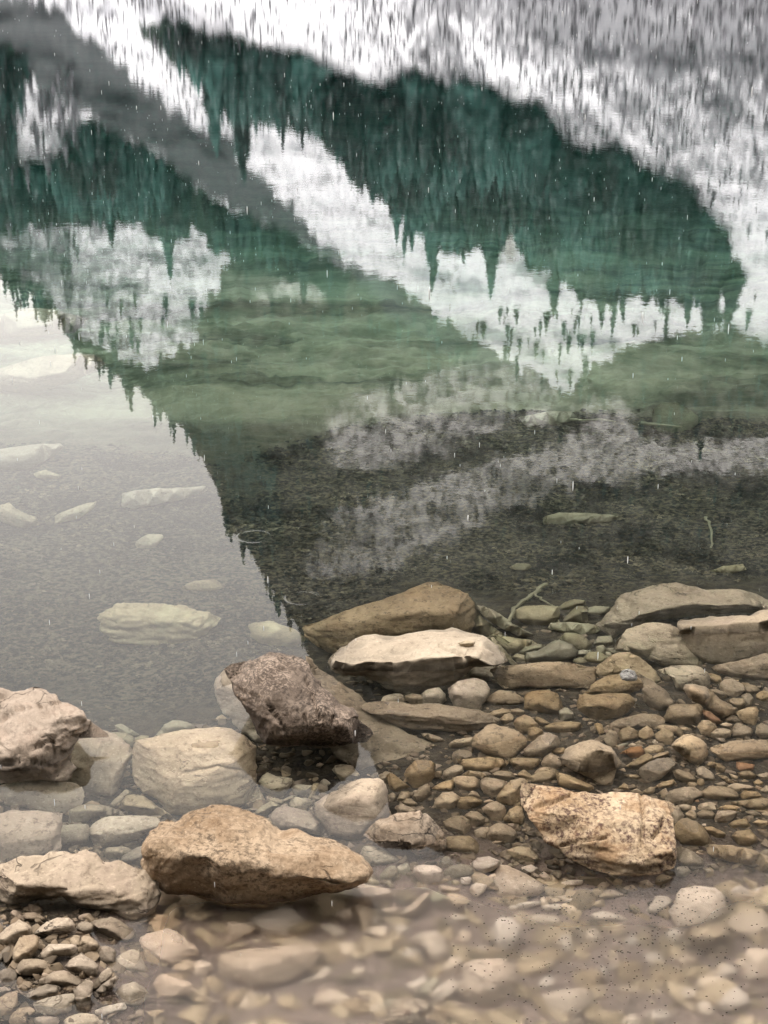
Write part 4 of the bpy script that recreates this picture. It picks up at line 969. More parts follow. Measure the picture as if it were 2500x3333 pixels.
many('D', M_GREEN, [
    [(670, 740), (690, 690), (780, 680), (880, 615), (940, 595), (1040, 630), (1080, 690), (1060, 740), (960, 770), (840, 770), (700, 780)], [(960, 580), (1000, 535), (1080, 535), (1150, 560), (1205, 620), (1190, 670), (1080, 675), (1030, 630)], [(870, 490), (890, 450), (1000, 445), (1170, 460), (1330, 495), (1260, 520), (1180, 550), (1060, 545), (900, 515)],
    [(560, 400), (590, 340), (660, 310), (800, 310), (890, 320), (940, 370), (900, 390), (870, 410), (890, 440), (800, 470), (720, 475), (620, 440)], [(940, 320), (1000, 275), (1070, 255), (1150, 265), (1160, 300), (1090, 310), (1040, 350), (970, 350)], [(970, 440), (1040, 360), (1090, 315), (1170, 320), (1175, 420), (1210, 460), (1000, 445)],
    [(1175, 330), (1250, 310), (1370, 320), (1340, 380), (1280, 400), (1190, 400)], [(405, 560), (460, 550), (600, 580), (700, 590), (745, 620), (660, 650), (600, 690), (560, 715), (500, 660), (450, 620)], [(345, 575), (400, 570), (450, 620), (520, 700), (600, 800), (540, 770), (420, 660)], [(600, 700), (660, 640), (740, 622), (820, 635), (800, 670), (700, 690), (660, 710)],
    [(555, 730), (600, 705), (660, 720), (690, 770), (600, 775)], [(1235, 620), (1270, 565), (1370, 555), (1390, 600), (1400, 640), (1300, 655), (1240, 640)], [(1085, 685), (1140, 672), (1220, 680), (1170, 720), (1100, 725)], [(1150, 740), (1180, 695), (1250, 690), (1330, 740), (1360, 765), (1280, 780), (1200, 780)], [(1255, 660), (1300, 635), (1340, 670), (1330, 700), (1280, 710)],
    [(1330, 660), (1420, 655), (1480, 685), (1400, 705), (1350, 690)], [(1330, 700), (1370, 690), (1390, 730), (1360, 760), (1335, 735)], [(1060, 760), (1100, 735), (1150, 750), (1180, 780), (1070, 782)], [(940, 1180), (1000, 1150), (1050, 1190), (1070, 1240), (960, 1265)]])
many('I', M_SUB, [[(775, 100), (820, 75), (920, 58), (1060, 65), (1200, 90), (1290, 130), (1320, 165), (1080, 180), (990, 200), (950, 240), (780, 265), (760, 250), (775, 180)], [(645, 320), (690, 290), (800, 270), (950, 275), (960, 330), (945, 440), (900, 500), (780, 520), (680, 500), (650, 450)],
    [(1120, 560), (1180, 520), (1300, 512), (1420, 530), (1440, 560), (1350, 610), (1220, 640), (1150, 620)], [(1290, 640), (1360, 590), (1480, 520), (1600, 480), (1620, 560), (1580, 640), (1570, 730), (1450, 700), (1300, 665)]])
stone('I', [(990, 200), (1200, 185), (1450, 170), (1659, 165), (1760, 170), (1700, 260), (1600, 330), (1450, 420), (1250, 480), (1060, 510), (1010, 490), (990, 400), (960, 300)], M_PALE, ridge=[(1020, 330), (1060, 390), (1200, 350), (1400, 320), (1659, 250)], k=.5)
many('A', M_SUB, [[(905, 1075), (960, 1010), (1040, 940), (1090, 960), (1040, 1030), (1000, 1070), (980, 1100)], [(985, 1085), (1060, 1010), (1120, 985), (1200, 1020), (1330, 1100), (1440, 1180), (1300, 1150), (1150, 1150), (1060, 1120)]])
many('A', M_GREEN, [[(870, 480), (950, 465), (1050, 470), (1100, 500), (1120, 560), (1090, 640), (1050, 600), (1000, 550), (930, 520)], [(960, 410), (1010, 395), (1080, 440), (1160, 490), (1100, 500), (1000, 465)], [(1115, 520), (1170, 490), (1230, 495), (1230, 520), (1130, 560)], [(1280, 520), (1340, 460), (1390, 400), (1450, 370), (1560, 370), (1610, 400), (1600, 470), (1450, 500), (1330, 530)]])
many('H', M_PALE, [[(725, 400), (750, 360), (800, 352), (880, 360), (920, 410), (960, 450), (850, 475), (800, 490), (770, 450)]])
many('H', M_SUB, [[(965, 1090), (1000, 1040), (1060, 1030), (1150, 1060), (1250, 1120), (1280, 1150), (1180, 1170), (1060, 1190), (990, 1140)], [(115, 490), (150, 440), (190, 420), (250, 450), (375, 465), (370, 510), (330, 580), (300, 620), (200, 610), (150, 560)], [(385, 545), (430, 515), (540, 520), (545, 550), (510, 600), (420, 600)],
    [(520, 620), (550, 540), (570, 505), (605, 515), (590, 570), (560, 620), (530, 640)], [(620, 500), (650, 470), (690, 475), (700, 510), (660, 540)], [(70, 750), (140, 690), (200, 655), (250, 675), (290, 700), (220, 720), (160, 780)], [(185, 650), (240, 625), (310, 640), (310, 680), (250, 680)], [(310, 640), (380, 605), (430, 600), (380, 640), (320, 670)], [(370, 680), (430, 620), (470, 640), (540, 640), (550, 670), (500, 720), (420, 710)]])
many('L', M_BEIGE, [[(760, 220), (770, 170), (830, 165), (930, 168), (990, 200), (995, 260), (960, 300), (860, 320), (800, 290), (770, 260)], [(1235, 150), (1290, 105), (1380, 93), (1460, 125), (1480, 155), (1420, 200), (1340, 235), (1270, 200)], [(255, 350), (270, 315), (340, 318), (480, 345), (600, 375), (600, 400), (500, 470), (400, 500), (300, 470), (260, 410)],
    [(1230, 380), (1250, 330), (1280, 310), (1360, 325), (1340, 380), (1290, 420)], [(970, 340), (1020, 330), (1130, 355), (1140, 380), (1050, 395), (990, 380)], [(650, 560), (740, 490), (820, 430), (890, 380), (890, 450), (830, 570), (740, 590)], [(485, 530), (520, 510), (620, 520), (630, 540), (560, 570), (500, 565)], [(800, 350), (850, 343), (890, 360), (850, 380)],
    [(1150, 270), (1230, 260), (1235, 320), (1165, 325)], [(880, 1290), (920, 1210), (1010, 1150), (1130, 1120), (1120, 1180), (1030, 1260), (920, 1320)]], lift=.012)
many('L', M_SUB, [[(475, 250), (500, 215), (550, 170), (600, 170), (620, 210), (610, 260), (550, 285), (490, 280)], [(620, 180), (670, 145), (710, 160), (740, 210), (700, 245), (640, 240)], [(1010, 215), (1060, 175), (1140, 155), (1220, 165), (1250, 190), (1240, 240), (1160, 260), (1080, 280), (1020, 250)], [(975, 130), (1030, 90), (1060, 110), (1090, 160), (1010, 165)],
    [(50, 420), (80, 380), (160, 350), (240, 350), (255, 440), (180, 465), (90, 480), (30, 460)], [(350, 290), (420, 270), (470, 300), (470, 330), (390, 320)], [(885, 460), (900, 390), (960, 380), (1040, 430), (970, 470), (910, 480)], [(1250, 240), (1320, 245), (1385, 265), (1320, 270)], [(980, 290), (1020, 265), (1040, 295), (1000, 310)], [(1030, 310), (1060, 293), (1080, 315), (1050, 330)],
    [(1070, 300), (1110, 285), (1150, 310), (1110, 340)], [(515, 310), (550, 290), (600, 345), (550, 350)], [(635, 440), (650, 425), (690, 480), (680, 515), (640, 470)], [(785, 1220), (840, 1140), (920, 1095), (970, 1120), (940, 1180), (880, 1290), (820, 1260)], [(440, 1340), (500, 1300), (590, 1265), (610, 1290), (560, 1360), (470, 1370)]], style='r')
many('L', M_BEIGE, [[(-71, 1315), (0, 1240), (100, 1195), (200, 1230), (330, 1340), (180, 1350)], [(620, 930), (660, 870), (760, 850), (820, 870), (820, 910), (720, 960), (650, 960)], [(980, 1010), (1060, 930), (1140, 920), (1150, 980), (1100, 1060), (1020, 1070)], [(670, 1210), (720, 1150), (820, 1090), (880, 1095), (830, 1150), (790, 1200), (780, 1260), (700, 1230)],
    [(330, 710), (400, 680), (540, 670), (550, 760), (500, 800), (420, 750)], [(580, 710), (640, 660), (720, 680), (700, 750), (620, 760)], [(90, 580), (140, 540), (220, 525), (270, 600), (200, 630)], [(-30, 560), (0, 520), (70, 540), (70, 580), (0, 600)], [(360, 610), (480, 590), (490, 640), (380, 660)], [(1040, 630), (1120, 560), (1200, 600), (1180, 640), (1090, 660)],
    [(1120, 770), (1160, 690), (1230, 720), (1220, 800), (1150, 820)], [(1280, 850), (1320, 820), (1390, 860), (1380, 900), (1310, 890)], [(220, 1070), (300, 1010), (370, 1040), (330, 1100), (270, 1100)], [(-20, 660), (80, 655), (180, 690), (190, 760), (100, 780), (0, 720)]], style='r')
many('K', M_BEIGE, [[(1340, 860), (1450, 830), (1550, 740), (1600, 800), (1540, 880), (1420, 910)], [(725, 390), (800, 380), (880, 390), (980, 400), (960, 460), (900, 500), (800, 540), (760, 500)], [(380, 720), (500, 700), (610, 710), (610, 770), (540, 850), (420, 810)], [(130, 930), (170, 850), (220, 815), (340, 850), (480, 900), (500, 940), (400, 980), (200, 1010)],
    [(1460, 310), (1530, 270), (1590, 265), (1600, 310), (1530, 345)], [(1215, 190), (1250, 145), (1320, 125), (1430, 140), (1430, 190), (1330, 240), (1230, 230)]], style='r')
many('J', M_CREAM, [
    [(385, 290), (450, 230), (560, 150), (640, 110), (740, 118), (795, 180), (790, 260), (640, 290), (520, 305)], [(815, 230), (850, 180), (920, 150), (1000, 180), (1000, 260), (900, 290)], [(990, 150), (1080, 130), (1190, 105), (1300, 150), (1400, 220), (1460, 280), (1340, 370), (1220, 340), (1080, 260)],
    [(-20, 300), (50, 240), (130, 180), (200, 140), (270, 170), (330, 210), (340, 290), (240, 330), (160, 400), (60, 440), (-20, 440)], [(140, 540), (160, 430), (230, 310), (360, 300), (420, 330), (400, 440), (350, 520), (320, 570), (180, 620)], [(-20, 520), (50, 430), (120, 415), (80, 500), (20, 560), (-20, 580)],
    [(420, 520), (520, 400), (700, 395), (790, 405), (820, 495), (680, 520), (560, 530), (520, 590), (480, 560)], [(750, 350), (800, 300), (860, 300), (870, 400), (850, 460), (800, 460)], [(865, 400), (890, 320), (960, 310), (1040, 370), (1070, 420), (1030, 470), (950, 510), (870, 480)], [(170, 650), (260, 560), (380, 555), (505, 570), (515, 640), (480, 690), (340, 730), (200, 700)],
    [(710, 630), (760, 570), (880, 490), (1000, 570), (1050, 620), (1040, 720), (980, 755), (860, 710), (740, 660)], [(1050, 560), (1080, 425), (1150, 420), (1240, 435), (1235, 600), (1180, 610), (1060, 600)], [(-20, 690), (80, 660), (170, 660), (180, 800), (120, 860), (0, 840), (-20, 820)], [(185, 830), (220, 790), (340, 800), (345, 880), (260, 930), (210, 920)],
    [(370, 800), (500, 750), (580, 690), (700, 680), (800, 730), (880, 770), (820, 830), (700, 850), (600, 830), (450, 820)], [(270, 940), (380, 870), (500, 830), (600, 840), (640, 870), (590, 950), (480, 990), (420, 1010), (320, 980)], [(800, 880), (870, 780), (960, 770), (1000, 830), (980, 960), (970, 1090), (900, 1120), (840, 1080)], [(1000, 840), (1080, 700), (1150, 640), (1210, 680), (1170, 750), (1060, 830)],
    [(1000, 940), (1100, 830), (1240, 740), (1280, 760), (1200, 860), (1060, 970)], [(-20, 970), (60, 930), (180, 910), (190, 1000), (140, 1140), (80, 1190), (-20, 1160)], [(100, 1270), (150, 1130), (260, 1080), (380, 1080), (380, 1160), (290, 1180), (290, 1290), (110, 1290)], [(370, 1200), (500, 1180), (600, 1180), (630, 1230), (600, 1290), (430, 1290)],
    [(-20, 870), (60, 840), (130, 890), (100, 930), (-20, 960)], [(260, 60), (380, 50), (500, 110), (440, 150), (330, 140), (270, 120)]], lift=.006)
stone('J', [(380, 1060), (430, 1020), (550, 970), (700, 935), (800, 935), (820, 1040), (760, 1120), (600, 1160), (440, 1160), (400, 1120)], M_PALE, ridge=[(410, 1080), (500, 1070), (640, 1030), (800, 1000)], k=.5, lift=.01)
many('J', M_PALE, [[(1230, 610), (1290, 520), (1400, 450), (1500, 460), (1530, 560), (1600, 680), (1500, 700), (1300, 670)], [(1250, 910), (1320, 840), (1450, 810), (1560, 860), (1600, 950), (1500, 1040), (1400, 1080), (1300, 1010)], [(1000, 1130), (1100, 1080), (1300, 1030), (1350, 1090), (1200, 1140), (1080, 1180)], [(700, 1240), (760, 1180), (860, 1150), (1000, 1160), (1130, 1250), (1000, 1300), (750, 1300)]], style='r')
many('M', M_BEIGE, [
    [(1420, 470), (1500, 410), (1620, 400), (1690, 440), (1690, 520), (1570, 560), (1490, 530)], [(1520, 660), (1550, 620), (1680, 640), (1690, 780), (1580, 830), (1520, 780)], [(1220, 960), (1270, 930), (1340, 960), (1350, 1030), (1270, 1040)], [(1340, 960), (1420, 880), (1480, 845), (1560, 930), (1480, 980), (1380, 1000)],
    [(550, 560), (570, 510), (630, 500), (670, 550), (640, 595), (580, 600)], [(400, 570), (420, 530), (470, 530), (490, 600), (450, 670), (420, 640)], [(205, 430), (290, 415), (380, 425), (410, 460), (330, 475), (230, 465)], [(600, 420), (680, 395), (790, 420), (810, 450), (720, 465), (620, 445)], [(415, 225), (470, 205), (540, 205), (550, 230), (480, 245)], [(660, 275), (730, 265), (820, 300), (740, 310)],
    [(440, 330), (540, 295), (620, 300), (580, 330), (480, 350)], [(930, 380), (980, 310), (1050, 305), (1090, 330), (1020, 390), (960, 410)], [(1030, 550), (1080, 500), (1150, 520), (1130, 560), (1060, 580)], [(1110, 690), (1150, 650), (1240, 680), (1220, 740), (1150, 740)], [(800, 570), (850, 545), (890, 575), (850, 600), (810, 600)], [(1120, 890), (1170, 850), (1270, 870), (1240, 930), (1140, 930)],
    [(930, 1010), (1000, 980), (1080, 1010), (1050, 1050), (960, 1060)], [(630, 770), (660, 720), (700, 750), (690, 800), (640, 800)], [(710, 730), (760, 700), (810, 740), (790, 770), (740, 760)], [(270, 830), (330, 785), (380, 800), (360, 850), (290, 860)], [(270, 720), (340, 680), (380, 700), (310, 740)], [(80, 375), (180, 345), (290, 335), (270, 360), (140, 390)], [(300, 365), (400, 350), (440, 375), (350, 395)],
    [(780, 255), (840, 235), (880, 265), (820, 280)], [(880, 225), (930, 205), (975, 245), (910, 255)], [(1400, 260), (1480, 240), (1540, 280), (1480, 330), (1420, 310)], [(1560, 310), (1600, 290), (1630, 340), (1580, 345)], [(1560, 265), (1640, 245), (1700, 280), (1620, 300)], [(760, 830), (860, 850), (920, 860), (870, 900), (790, 880)], [(1310, 800), (1400, 720), (1470, 740), (1440, 800), (1350, 830)],
    [(780, 1050), (830, 1010), (900, 1040), (890, 1090), (790, 1090)], [(920, 660), (980, 640), (1040, 680), (1040, 740), (960, 760)], [(180, 130), (230, 115), (275, 140), (240, 170), (190, 160)], [(285, 180), (320, 155), (375, 210), (340, 225)]], style='r')

# ---- small things that lie on, or belong to, the boulders above
from mathutils.bvhtree import BVHTree
def hit(o, px, py):
    me = o.data; mw = Matrix.Translation(o.location)
    t = BVHTree.FromPolygons([mw @ v.co for v in me.vertices], [tuple(p.vertices) for p in me.polygons])
    d = ray(px, py); h = t.ray_cast(Vector(CAM), Vector(d))[0]
    if h is None or h.z < 0:
        wp = CAM + d * (-EYE / d[2]); h2 = t.ray_cast(Vector(wp), Vector(bent(d.copy())))[0]
        h = h2 or h
    return h
def by_label(start): return next(r[0] for r in STONES if r[4] and r[4].startswith(start))
h = hit(by_label('long boulder with a bright'), 1520, 2104)
if h is not None:
    fl = stone('C', [(1255, 622), (1310, 600), (1390, 612), (1375, 642), (1325, 655), (1280, 645)], M_SUB, 'small flat flake of stone lying on the bright topped boulder', k=.5, anchor=tuple(h), lift=.004, sink=0)
h = hit(by_label('arched stone'), 2042, 2208)
if h is not None:
    M_FROST = rock_material('frosted_stone', C(.55, .53, .50), C(.16, .14, .13), C(.03, .026, .024), .9, vary=.02, dense=.05)
    kn = stone('E', [(432, 880), (450, 850), (500, 838), (545, 855), (570, 895), (560, 935), (520, 955), (480, 950), (445, 920)], M_FROST, 'knob', name='knob', k=.5, anchor=tuple(h), lift=-.012, sink=0)
    STONES.pop()
    for key in ('category', 'label'): del kn[key]
    ar = by_label('arched stone')
    kn.parent = ar; kn.location = kn.location - ar.location
    kn['label'] = 'frosted grey and white knob'

# ---------------------------------------------------------------- gravel and cobbles between the stones
def ico(level):
    t = (1 + 5 ** .5) / 2
    v = np.array([(-1, t, 0), (1, t, 0), (-1, -t, 0), (1, -t, 0), (0, -1, t), (0, 1, t), (0, -1, -t), (0, 1, -t), (t, 0, -1), (t, 0, 1), (-t, 0, -1), (-t, 0, 1)], float)
    f = np.array([(0, 11, 5), (0, 5, 1), (0, 1, 7), (0, 7, 10), (0, 10, 11), (1, 5, 9), (5, 11, 4), (11, 10, 2), (10, 7, 6), (7, 1, 8), (3, 9, 4), (3, 4, 2), (3, 2, 6), (3, 6, 8), (3, 8, 9), (4, 9, 5), (2, 4, 11), (6, 2, 10), (8, 6, 7), (9, 8, 1)])
    v /= np.linalg.norm(v, axis=1)[:, None]
    for _ in range(level):
        v, f = split_tris(v, f); v /= np.linalg.norm(v, axis=1)[:, None]
    return v, f
def cobble(level, seed):
    g = np.random.default_rng(seed)
    v, f = ico(level)
    v = v * (1 + .16 * fbm(v * 1.3 + g.uniform(0, 40, 3), 3)[:, None])
    for _ in range(14):
        m = g.normal(size=3); m /= np.linalg.norm(m)
        s = v @ m; v = v - np.maximum(s - s.max() * g.uniform(.42, .85), 0)[:, None] * m
    v = v * np.array([1, g.uniform(.6, .95), g.uniform(.35, .7)])
    v /= np.abs(v[:, :2]).max()
    return v, f
COB = [cobble(2, 900 + k) for k in range(24)]
COB3 = [cobble(3, 950 + k) for k in range(14)]
def pile(name, spots, mat, protos, label, smooth=True):
    V, F, R, nv = [], [], [], 0
    for x, y, z, s in spots:
        v, f = protos[random.randrange(len(protos))]
        rot = Matrix.Rotation(random.uniform(0, 6.28), 3, 'Z') @ Matrix.Rotation(random.gauss(0, .35), 3, 'X') @ Matrix.Rotation(random.gauss(0, .35), 3, 'Y')
        V.append((v * s) @ np.array(rot).T + np.array([x, y, z])); F.append(f + nv); nv += len(v)
        R.append(np.full(len(v), random.random()))
    o = mesh_obj(name, np.concatenate(V), np.concatenate(F), mat, smooth=smooth)
    a = o.data.attributes.new('tone', 'FLOAT', 'POINT'); a.data.foreach_set('value', np.concatenate(R).astype(np.float32))
    tag(o, label, name, kind='stuff')
    return o
def gravel_material(name, gain):
    n = NT(name)
    g = n.n('ShaderNodeNewGeometry'); t = n.n('ShaderNodeAttribute', attribute_name='tone')
    c = n.n('ShaderNodeValToRGB'); n.t.links.new(t.outputs['Fac'], c.inputs[0])
    e = c.color_ramp.elements
    for _ in range(4): e.new(.5)
    for i, (p, q) in enumerate([(p_, C(*[c_ * gain for c_ in q_[:3]])) for p_, q_ in [(0, C(.06, .043, .026)), (.25, C(.13, .092, .054)), (.5, C(.21, .155, .10)), (.75, C(.12, .08, .046)), (.92, C(.30, .228, .165)), (1, C(.21, .145, .09))]]):
        e[i].position = p; e[i].color = q
    b = n.noise((g, 'Position'), 55., 6, .65)
    m = n.mix(n.math('MULTIPLY', n.ramp(b, [(.45, 0.), (.7, 1.)]), .5), c, C(.06, .042, .026))
    n.t.links.new(c.outputs[0], m.inputs[6])
    bp = n.n('ShaderNodeBump', {'Height': b, 'Strength': 1., 'Distance': .003})
    p = n.n('ShaderNodeBsdfPrincipled', {'Base Color': (m, 2), 'Roughness': .8, 'Normal': bp})
    n.link(p, 0, n.out, 0)
    return n.m
M_GRAVEL = gravel_material('gravel_stone', .88)
M_SHINGLE = gravel_material('shingle_stone', 1.95)
spots, big = [], []
LAKE_EDGE = [(-200, 2330), (200, 2340), (500, 2400), (820, 2300), (1000, 2250), (1350, 2080), (1600, 1990), (1900, 2010), (2300, 2060), (2800, 2060), (2800, 3500), (-200, 3500)]
tries = 0
while len(spots) < 5200 and tries < 60000:
    tries += 1
    px, py = random.uniform(-150, 2650), random.uniform(1980, 3420)
    if not in_poly([px], [py], LAKE_EDGE)[0]: continue
    s = .004 + .014 * random.random() ** 1.4
    if py > 2880 - .04 * max(0, px - 1200) and px > 500 and random.random() < .93: continue
    if px > 950 and py < 2860 and random.random() < .45: continue
    if px < 480 and py > 2920 and random.random() < .45: continue
    p = on_ground(px, py)
    spots.append((p[0], p[1], p[2] + s * random.uniform(-.3, .25), s))
for _ in range(1500):
    px, py = random.uniform(-150, 2650), random.uniform(2080, 3450)
    if not in_poly([px], [py], LAKE_EDGE)[0]: continue
    s = random.uniform(.014, .027)
    if py > 2860 and px > 450: s = random.uniform(.014, .044)
    if py < 2860 and random.random() < .6: continue
    if px < 480 and py > 2900: continue
    if py > 2860 and random.random() < .08: continue
    if 2100 < py < 2840 and px > 950: s *= .6
    p = on_ground(px, py)
    big.append((p[0], p[1], p[2] + s * random.uniform(-.45, .1), s))
pile('gravel', spots, M_GRAVEL, COB, 'mixed brown gravel filling the gaps between the shore stones', smooth=False)
pile('shingle', big, M_SHINGLE, COB3, 'small rounded cobbles strewn over the shallow lake bed')
# the shore behind the camera
shore = []
for _ in range(900):
    x, y = random.uniform(-3.5, 3.5), random.uniform(-1.6, 1.9); s = random.uniform(.015, .06)
    shore.append((x, y, float(ground(x, y)) + s * .1, s))
pile('cobbles', shore, M_GRAVEL, COB, 'loose cobbles on the dry shore')

# ---------------------------------------------------------------- dark water weed on the lake bed
TU = []
for k in range(10):
    g = np.random.default_rng(70 + k); vv, ff = [], []
    for j in range(7):
        a = g.uniform(0, 6.28); r = g.uniform(.2, 1); hgt = g.uniform(.35, 1.0); wd = g.uniform(.12, .3)
        c, s_ = math.cos(a), math.sin(a); i = len(vv)
        vv += [(-s_ * wd * .3, c * wd * .3, 0), (s_ * wd * .3, -c * wd * .3, 0), (c * r * .6 - s_ * wd, s_ * r * .6 + c * wd, hgt * .8), (c * r * .6 + s_ * wd, s_ * r * .6 - c * wd, hgt * .7), (c * r, s_ * r, hgt * .75)]
        ff += [(i, i + 1, i + 3), (i, i + 3, i + 2), (i + 2, i + 3, i + 4)]
    TU.append((np.array(vv), np.array(ff)))
def weed_material():
    n = NT('water_weed')
    t = n.n('ShaderNodeAttribute', attribute_name='tone')
    m = n.mix(.5, C(.006, .005, .003), C(.16, .125, .078)); n.t.links.new(t.outputs['Fac'], m.inputs[0])
    p = n.n('ShaderNodeBsdfPrincipled', {'Base Color': (m, 2), 'Roughness': .8})
    n.link(p, 0, n.out, 0)
    return n.m
# weed grows where the bed carries the mat
keep = []
wpx = np.random.default_rng(5)
cand_x = wpx.uniform(-2.6, 2.8, 90000); cand_y = wpx.uniform(2.7, 6.6, 90000)
z = ground(cand_x, cand_y)
q = np.stack([cand_x, cand_y, z], -1)
mk = weed_at(cand_x, cand_y)
clump = perlin(q * 3.1) * .5
ok = wpx.random(90000) < (mk + clump * (mk > .05)) * .85
V, F, R, nv = [], [], [], 0
for (x, y, zz), tn in zip(q[ok], np.clip(.5 + 1.1 * perlin(q[ok] * 5.0) , .08, 1)):
    v, f = TU[random.randrange(10)]
    s = random.uniform(.008, .017) * (1 + .25 * max(0, y - 3.5))
    a = random.uniform(0, 6.28); c, s_ = math.cos(a) * s, math.sin(a) * s
    V.append(np.stack([v[:, 0] * c - v[:, 1] * s_ + x, v[:, 0] * s_ + v[:, 1] * c + y, v[:, 2] * s * .8 + zz - .004], -1)); F.append(f + nv); nv += len(v)
    R.append(np.full(len(v), tn * random.random() ** 1.3))
weedo = mesh_obj('water_weed', np.concatenate(V), np.concatenate(F), weed_material(), smooth=False)
a = weedo.data.attributes.new('tone', 'FLOAT', 'POINT'); a.data.foreach_set('value', np.concatenate(R).astype(np.float32))
tag(weedo, 'dark brown low weed carpeting the lake bed beyond the shore stones', 'water weed', kind='stuff')

# ---------------------------------------------------------------- sunken branch and twigs
def tube(name, pts, radii, mat, parent=None, sides=7):
    pts = np.array(pts, float); V, F = [], []
    for i, p in enumerate(pts):
        d = pts[min(i + 1, len(pts) - 1)] - pts[max(i - 1, 0)]; d /= np.linalg.norm(d)
        a = np.cross(d, [0, 0, 1.0]); a /= np.linalg.norm(a) + 1e-9; b = np.cross(d, a)
        for k in range(sides):
            t = 2 * math.pi * k / sides
            V.append(p + (a * math.cos(t) + b * math.sin(t)) * radii[i] * random.uniform(.85, 1.15))
    for i in range(len(pts) - 1):
        for k in range(sides):
            q0, q1 = i * sides + k, i * sides + (k + 1) % sides
            F.append((q0, q1, q1 + sides, q0 + sides))
    org = np.zeros(3) if parent is not None else pts[0]
    pos = np.array(V) - (org if parent is None else np.array(parent.location))
    o = mesh_obj(name, pos, F, mat, parent)
    if parent is None: o.location = org
    return o
def wood_material():
    n = NT('bleached_wood')
    g = n.n('ShaderNodeNewGeometry')
    b = n.noise((g, 'Position'), 60., 5, .6)
    m = n.mix(b, C(.10, .085, .05), C(.26, .23, .15))
    bp = n.n('ShaderNodeBump', {'Height': b, 'Strength': .8, 'Distance': .003})
    p = n.n('ShaderNodeBsdfPrincipled', {'Base Color': (m, 2), 'Roughness': .8, 'Normal': bp})
    n.link(p, 0, n.out, 0)
    return n.m
M_WOOD = wood_material()
def sunk(tile, pts, h0, h1):
    out = []
    p2 = to_px(tile, pts)
    base_ = on_ground(*p2[-1])
    for i, (x, y) in enumerate(p2):
        q_ = on_ground(x, y); lift = h0 + (h1 - h0) * i / (len(p2) - 1)
        out.append(point_at_z(x, y, q_[2] + lift))
    return out
def smooth_line(p, k=4):
    p = np.array(p); t = np.arange(len(p)); tt_ = np.linspace(0, len(p) - 1, (len(p) - 1) * k + 1)
    return np.stack([np.interp(tt_, t, p[:, i]) for i in range(3)], 1) + np.random.default_rng(3).normal(0, .0015, (len(tt_), 3))
main = smooth_line(sunk('D', [(825, 125), (735, 205), (650, 268), (580, 330), (545, 400), (525, 470)], .05, .09))
br = tube('branch', main, np.linspace(.0075, .0045, len(main)), M_WOOD)
tag(br, 'pale bare forked branch lying underwater beyond the shore stones', 'branch')
tube('side_twig', smooth_line(sunk('D', [(735, 205), (790, 252), (850, 292), (895, 310), (940, 322)], .065, .07)), np.linspace(.004, .002, 17), M_WOOD, br)
tube('twig_stub', smooth_line(sunk('D', [(650, 268), (672, 260), (680, 270)], .075, .08)), np.linspace(.0025, .001, 9), M_WOOD, br)
t1 = smooth_line(sunk('Q', [(795, 350), (860, 356), (930, 352), (1005, 362)], .12, .12)); tw = tube('branch', t1, np.linspace(.012, .006, len(t1)), M_WOOD)
tag(tw, 'thin straight stick lying far out on the lake bed', 'branch')
t1 = smooth_line(sunk('Q', [(1105, 366), (1180, 374), (1285, 384)], .12, .12)); tw = tube('branch', t1, np.linspace(.016, .008, len(t1)), M_WOOD)
tag(tw, 'thicker sunken stick crossing the green tinted boulder', 'branch')
t1 = smooth_line(sunk('Q', [(1385, 770), (1405, 800), (1415, 850), (1418, 905)], .05, .05)); tw = tube('branch', t1, np.linspace(.005, .003, len(t1)), M_WOOD)
tag(tw, 'short crooked twig standing in the dark weed above the slab layers', 'branch')

# ---------------------------------------------------------------- rain and specks on the surface
V, F, nv = [], [], 0
dv, df = ico(1)
for _ in range(2000):
    x, y, zz = random.uniform(-2.6, 2.6), random.uniform(1.2, 11), random.uniform(.05, 1.75)
    r = random.uniform(.0004, .0009); l = r * random.uniform(5, 10)
    V.append(dv * np.array([r, r, l]) + np.array([x, y, zz])); F.append(df + nv); nv += len(dv)
n_ = NT('sleet')
p_ = n_.n('ShaderNodeBsdfPrincipled', {'Base Color': C(.8, .82, .84), 'Roughness': .3}); n_.link(p_, 0, n_.out, 0)
rain = mesh_obj('rain', np.concatenate(V), np.concatenate(F), n_.m)
tag(rain, 'fine falling drops of sleet over the lake', 'rain', kind='stuff')
V, F, nv = [], [], 0
for _ in range(1100):
    px, py = random.gauss(2000, 330), random.gauss(3020, 150)
    if not (1450 < px < 2600 and 2790 < py < 3400): continue
    if py < 2790 + max(0, 1750 - px) * .5: continue
    d = ray(px, py); p = CAM + d * (-EYE / d[2]); r = random.uniform(.0006, .0013)
    V.append(dv * np.array([r * random.uniform(1, 1.8), r, r * .5]) + np.array([p[0], p[1], .0005])); F.append(df + nv); nv += len(dv)
n_ = NT('dark_speck')
p_ = n_.n('ShaderNodeBsdfPrincipled', {'Base Color': C(.02, .017, .014), 'Roughness': .7}); n_.link(p_, 0, n_.out, 0)
spk = mesh_obj('debris', np.concatenate(V), np.concatenate(F), n_.m)
tag(spk, 'tiny dark specks floating on the water near the shore', 'debris', kind='stuff')

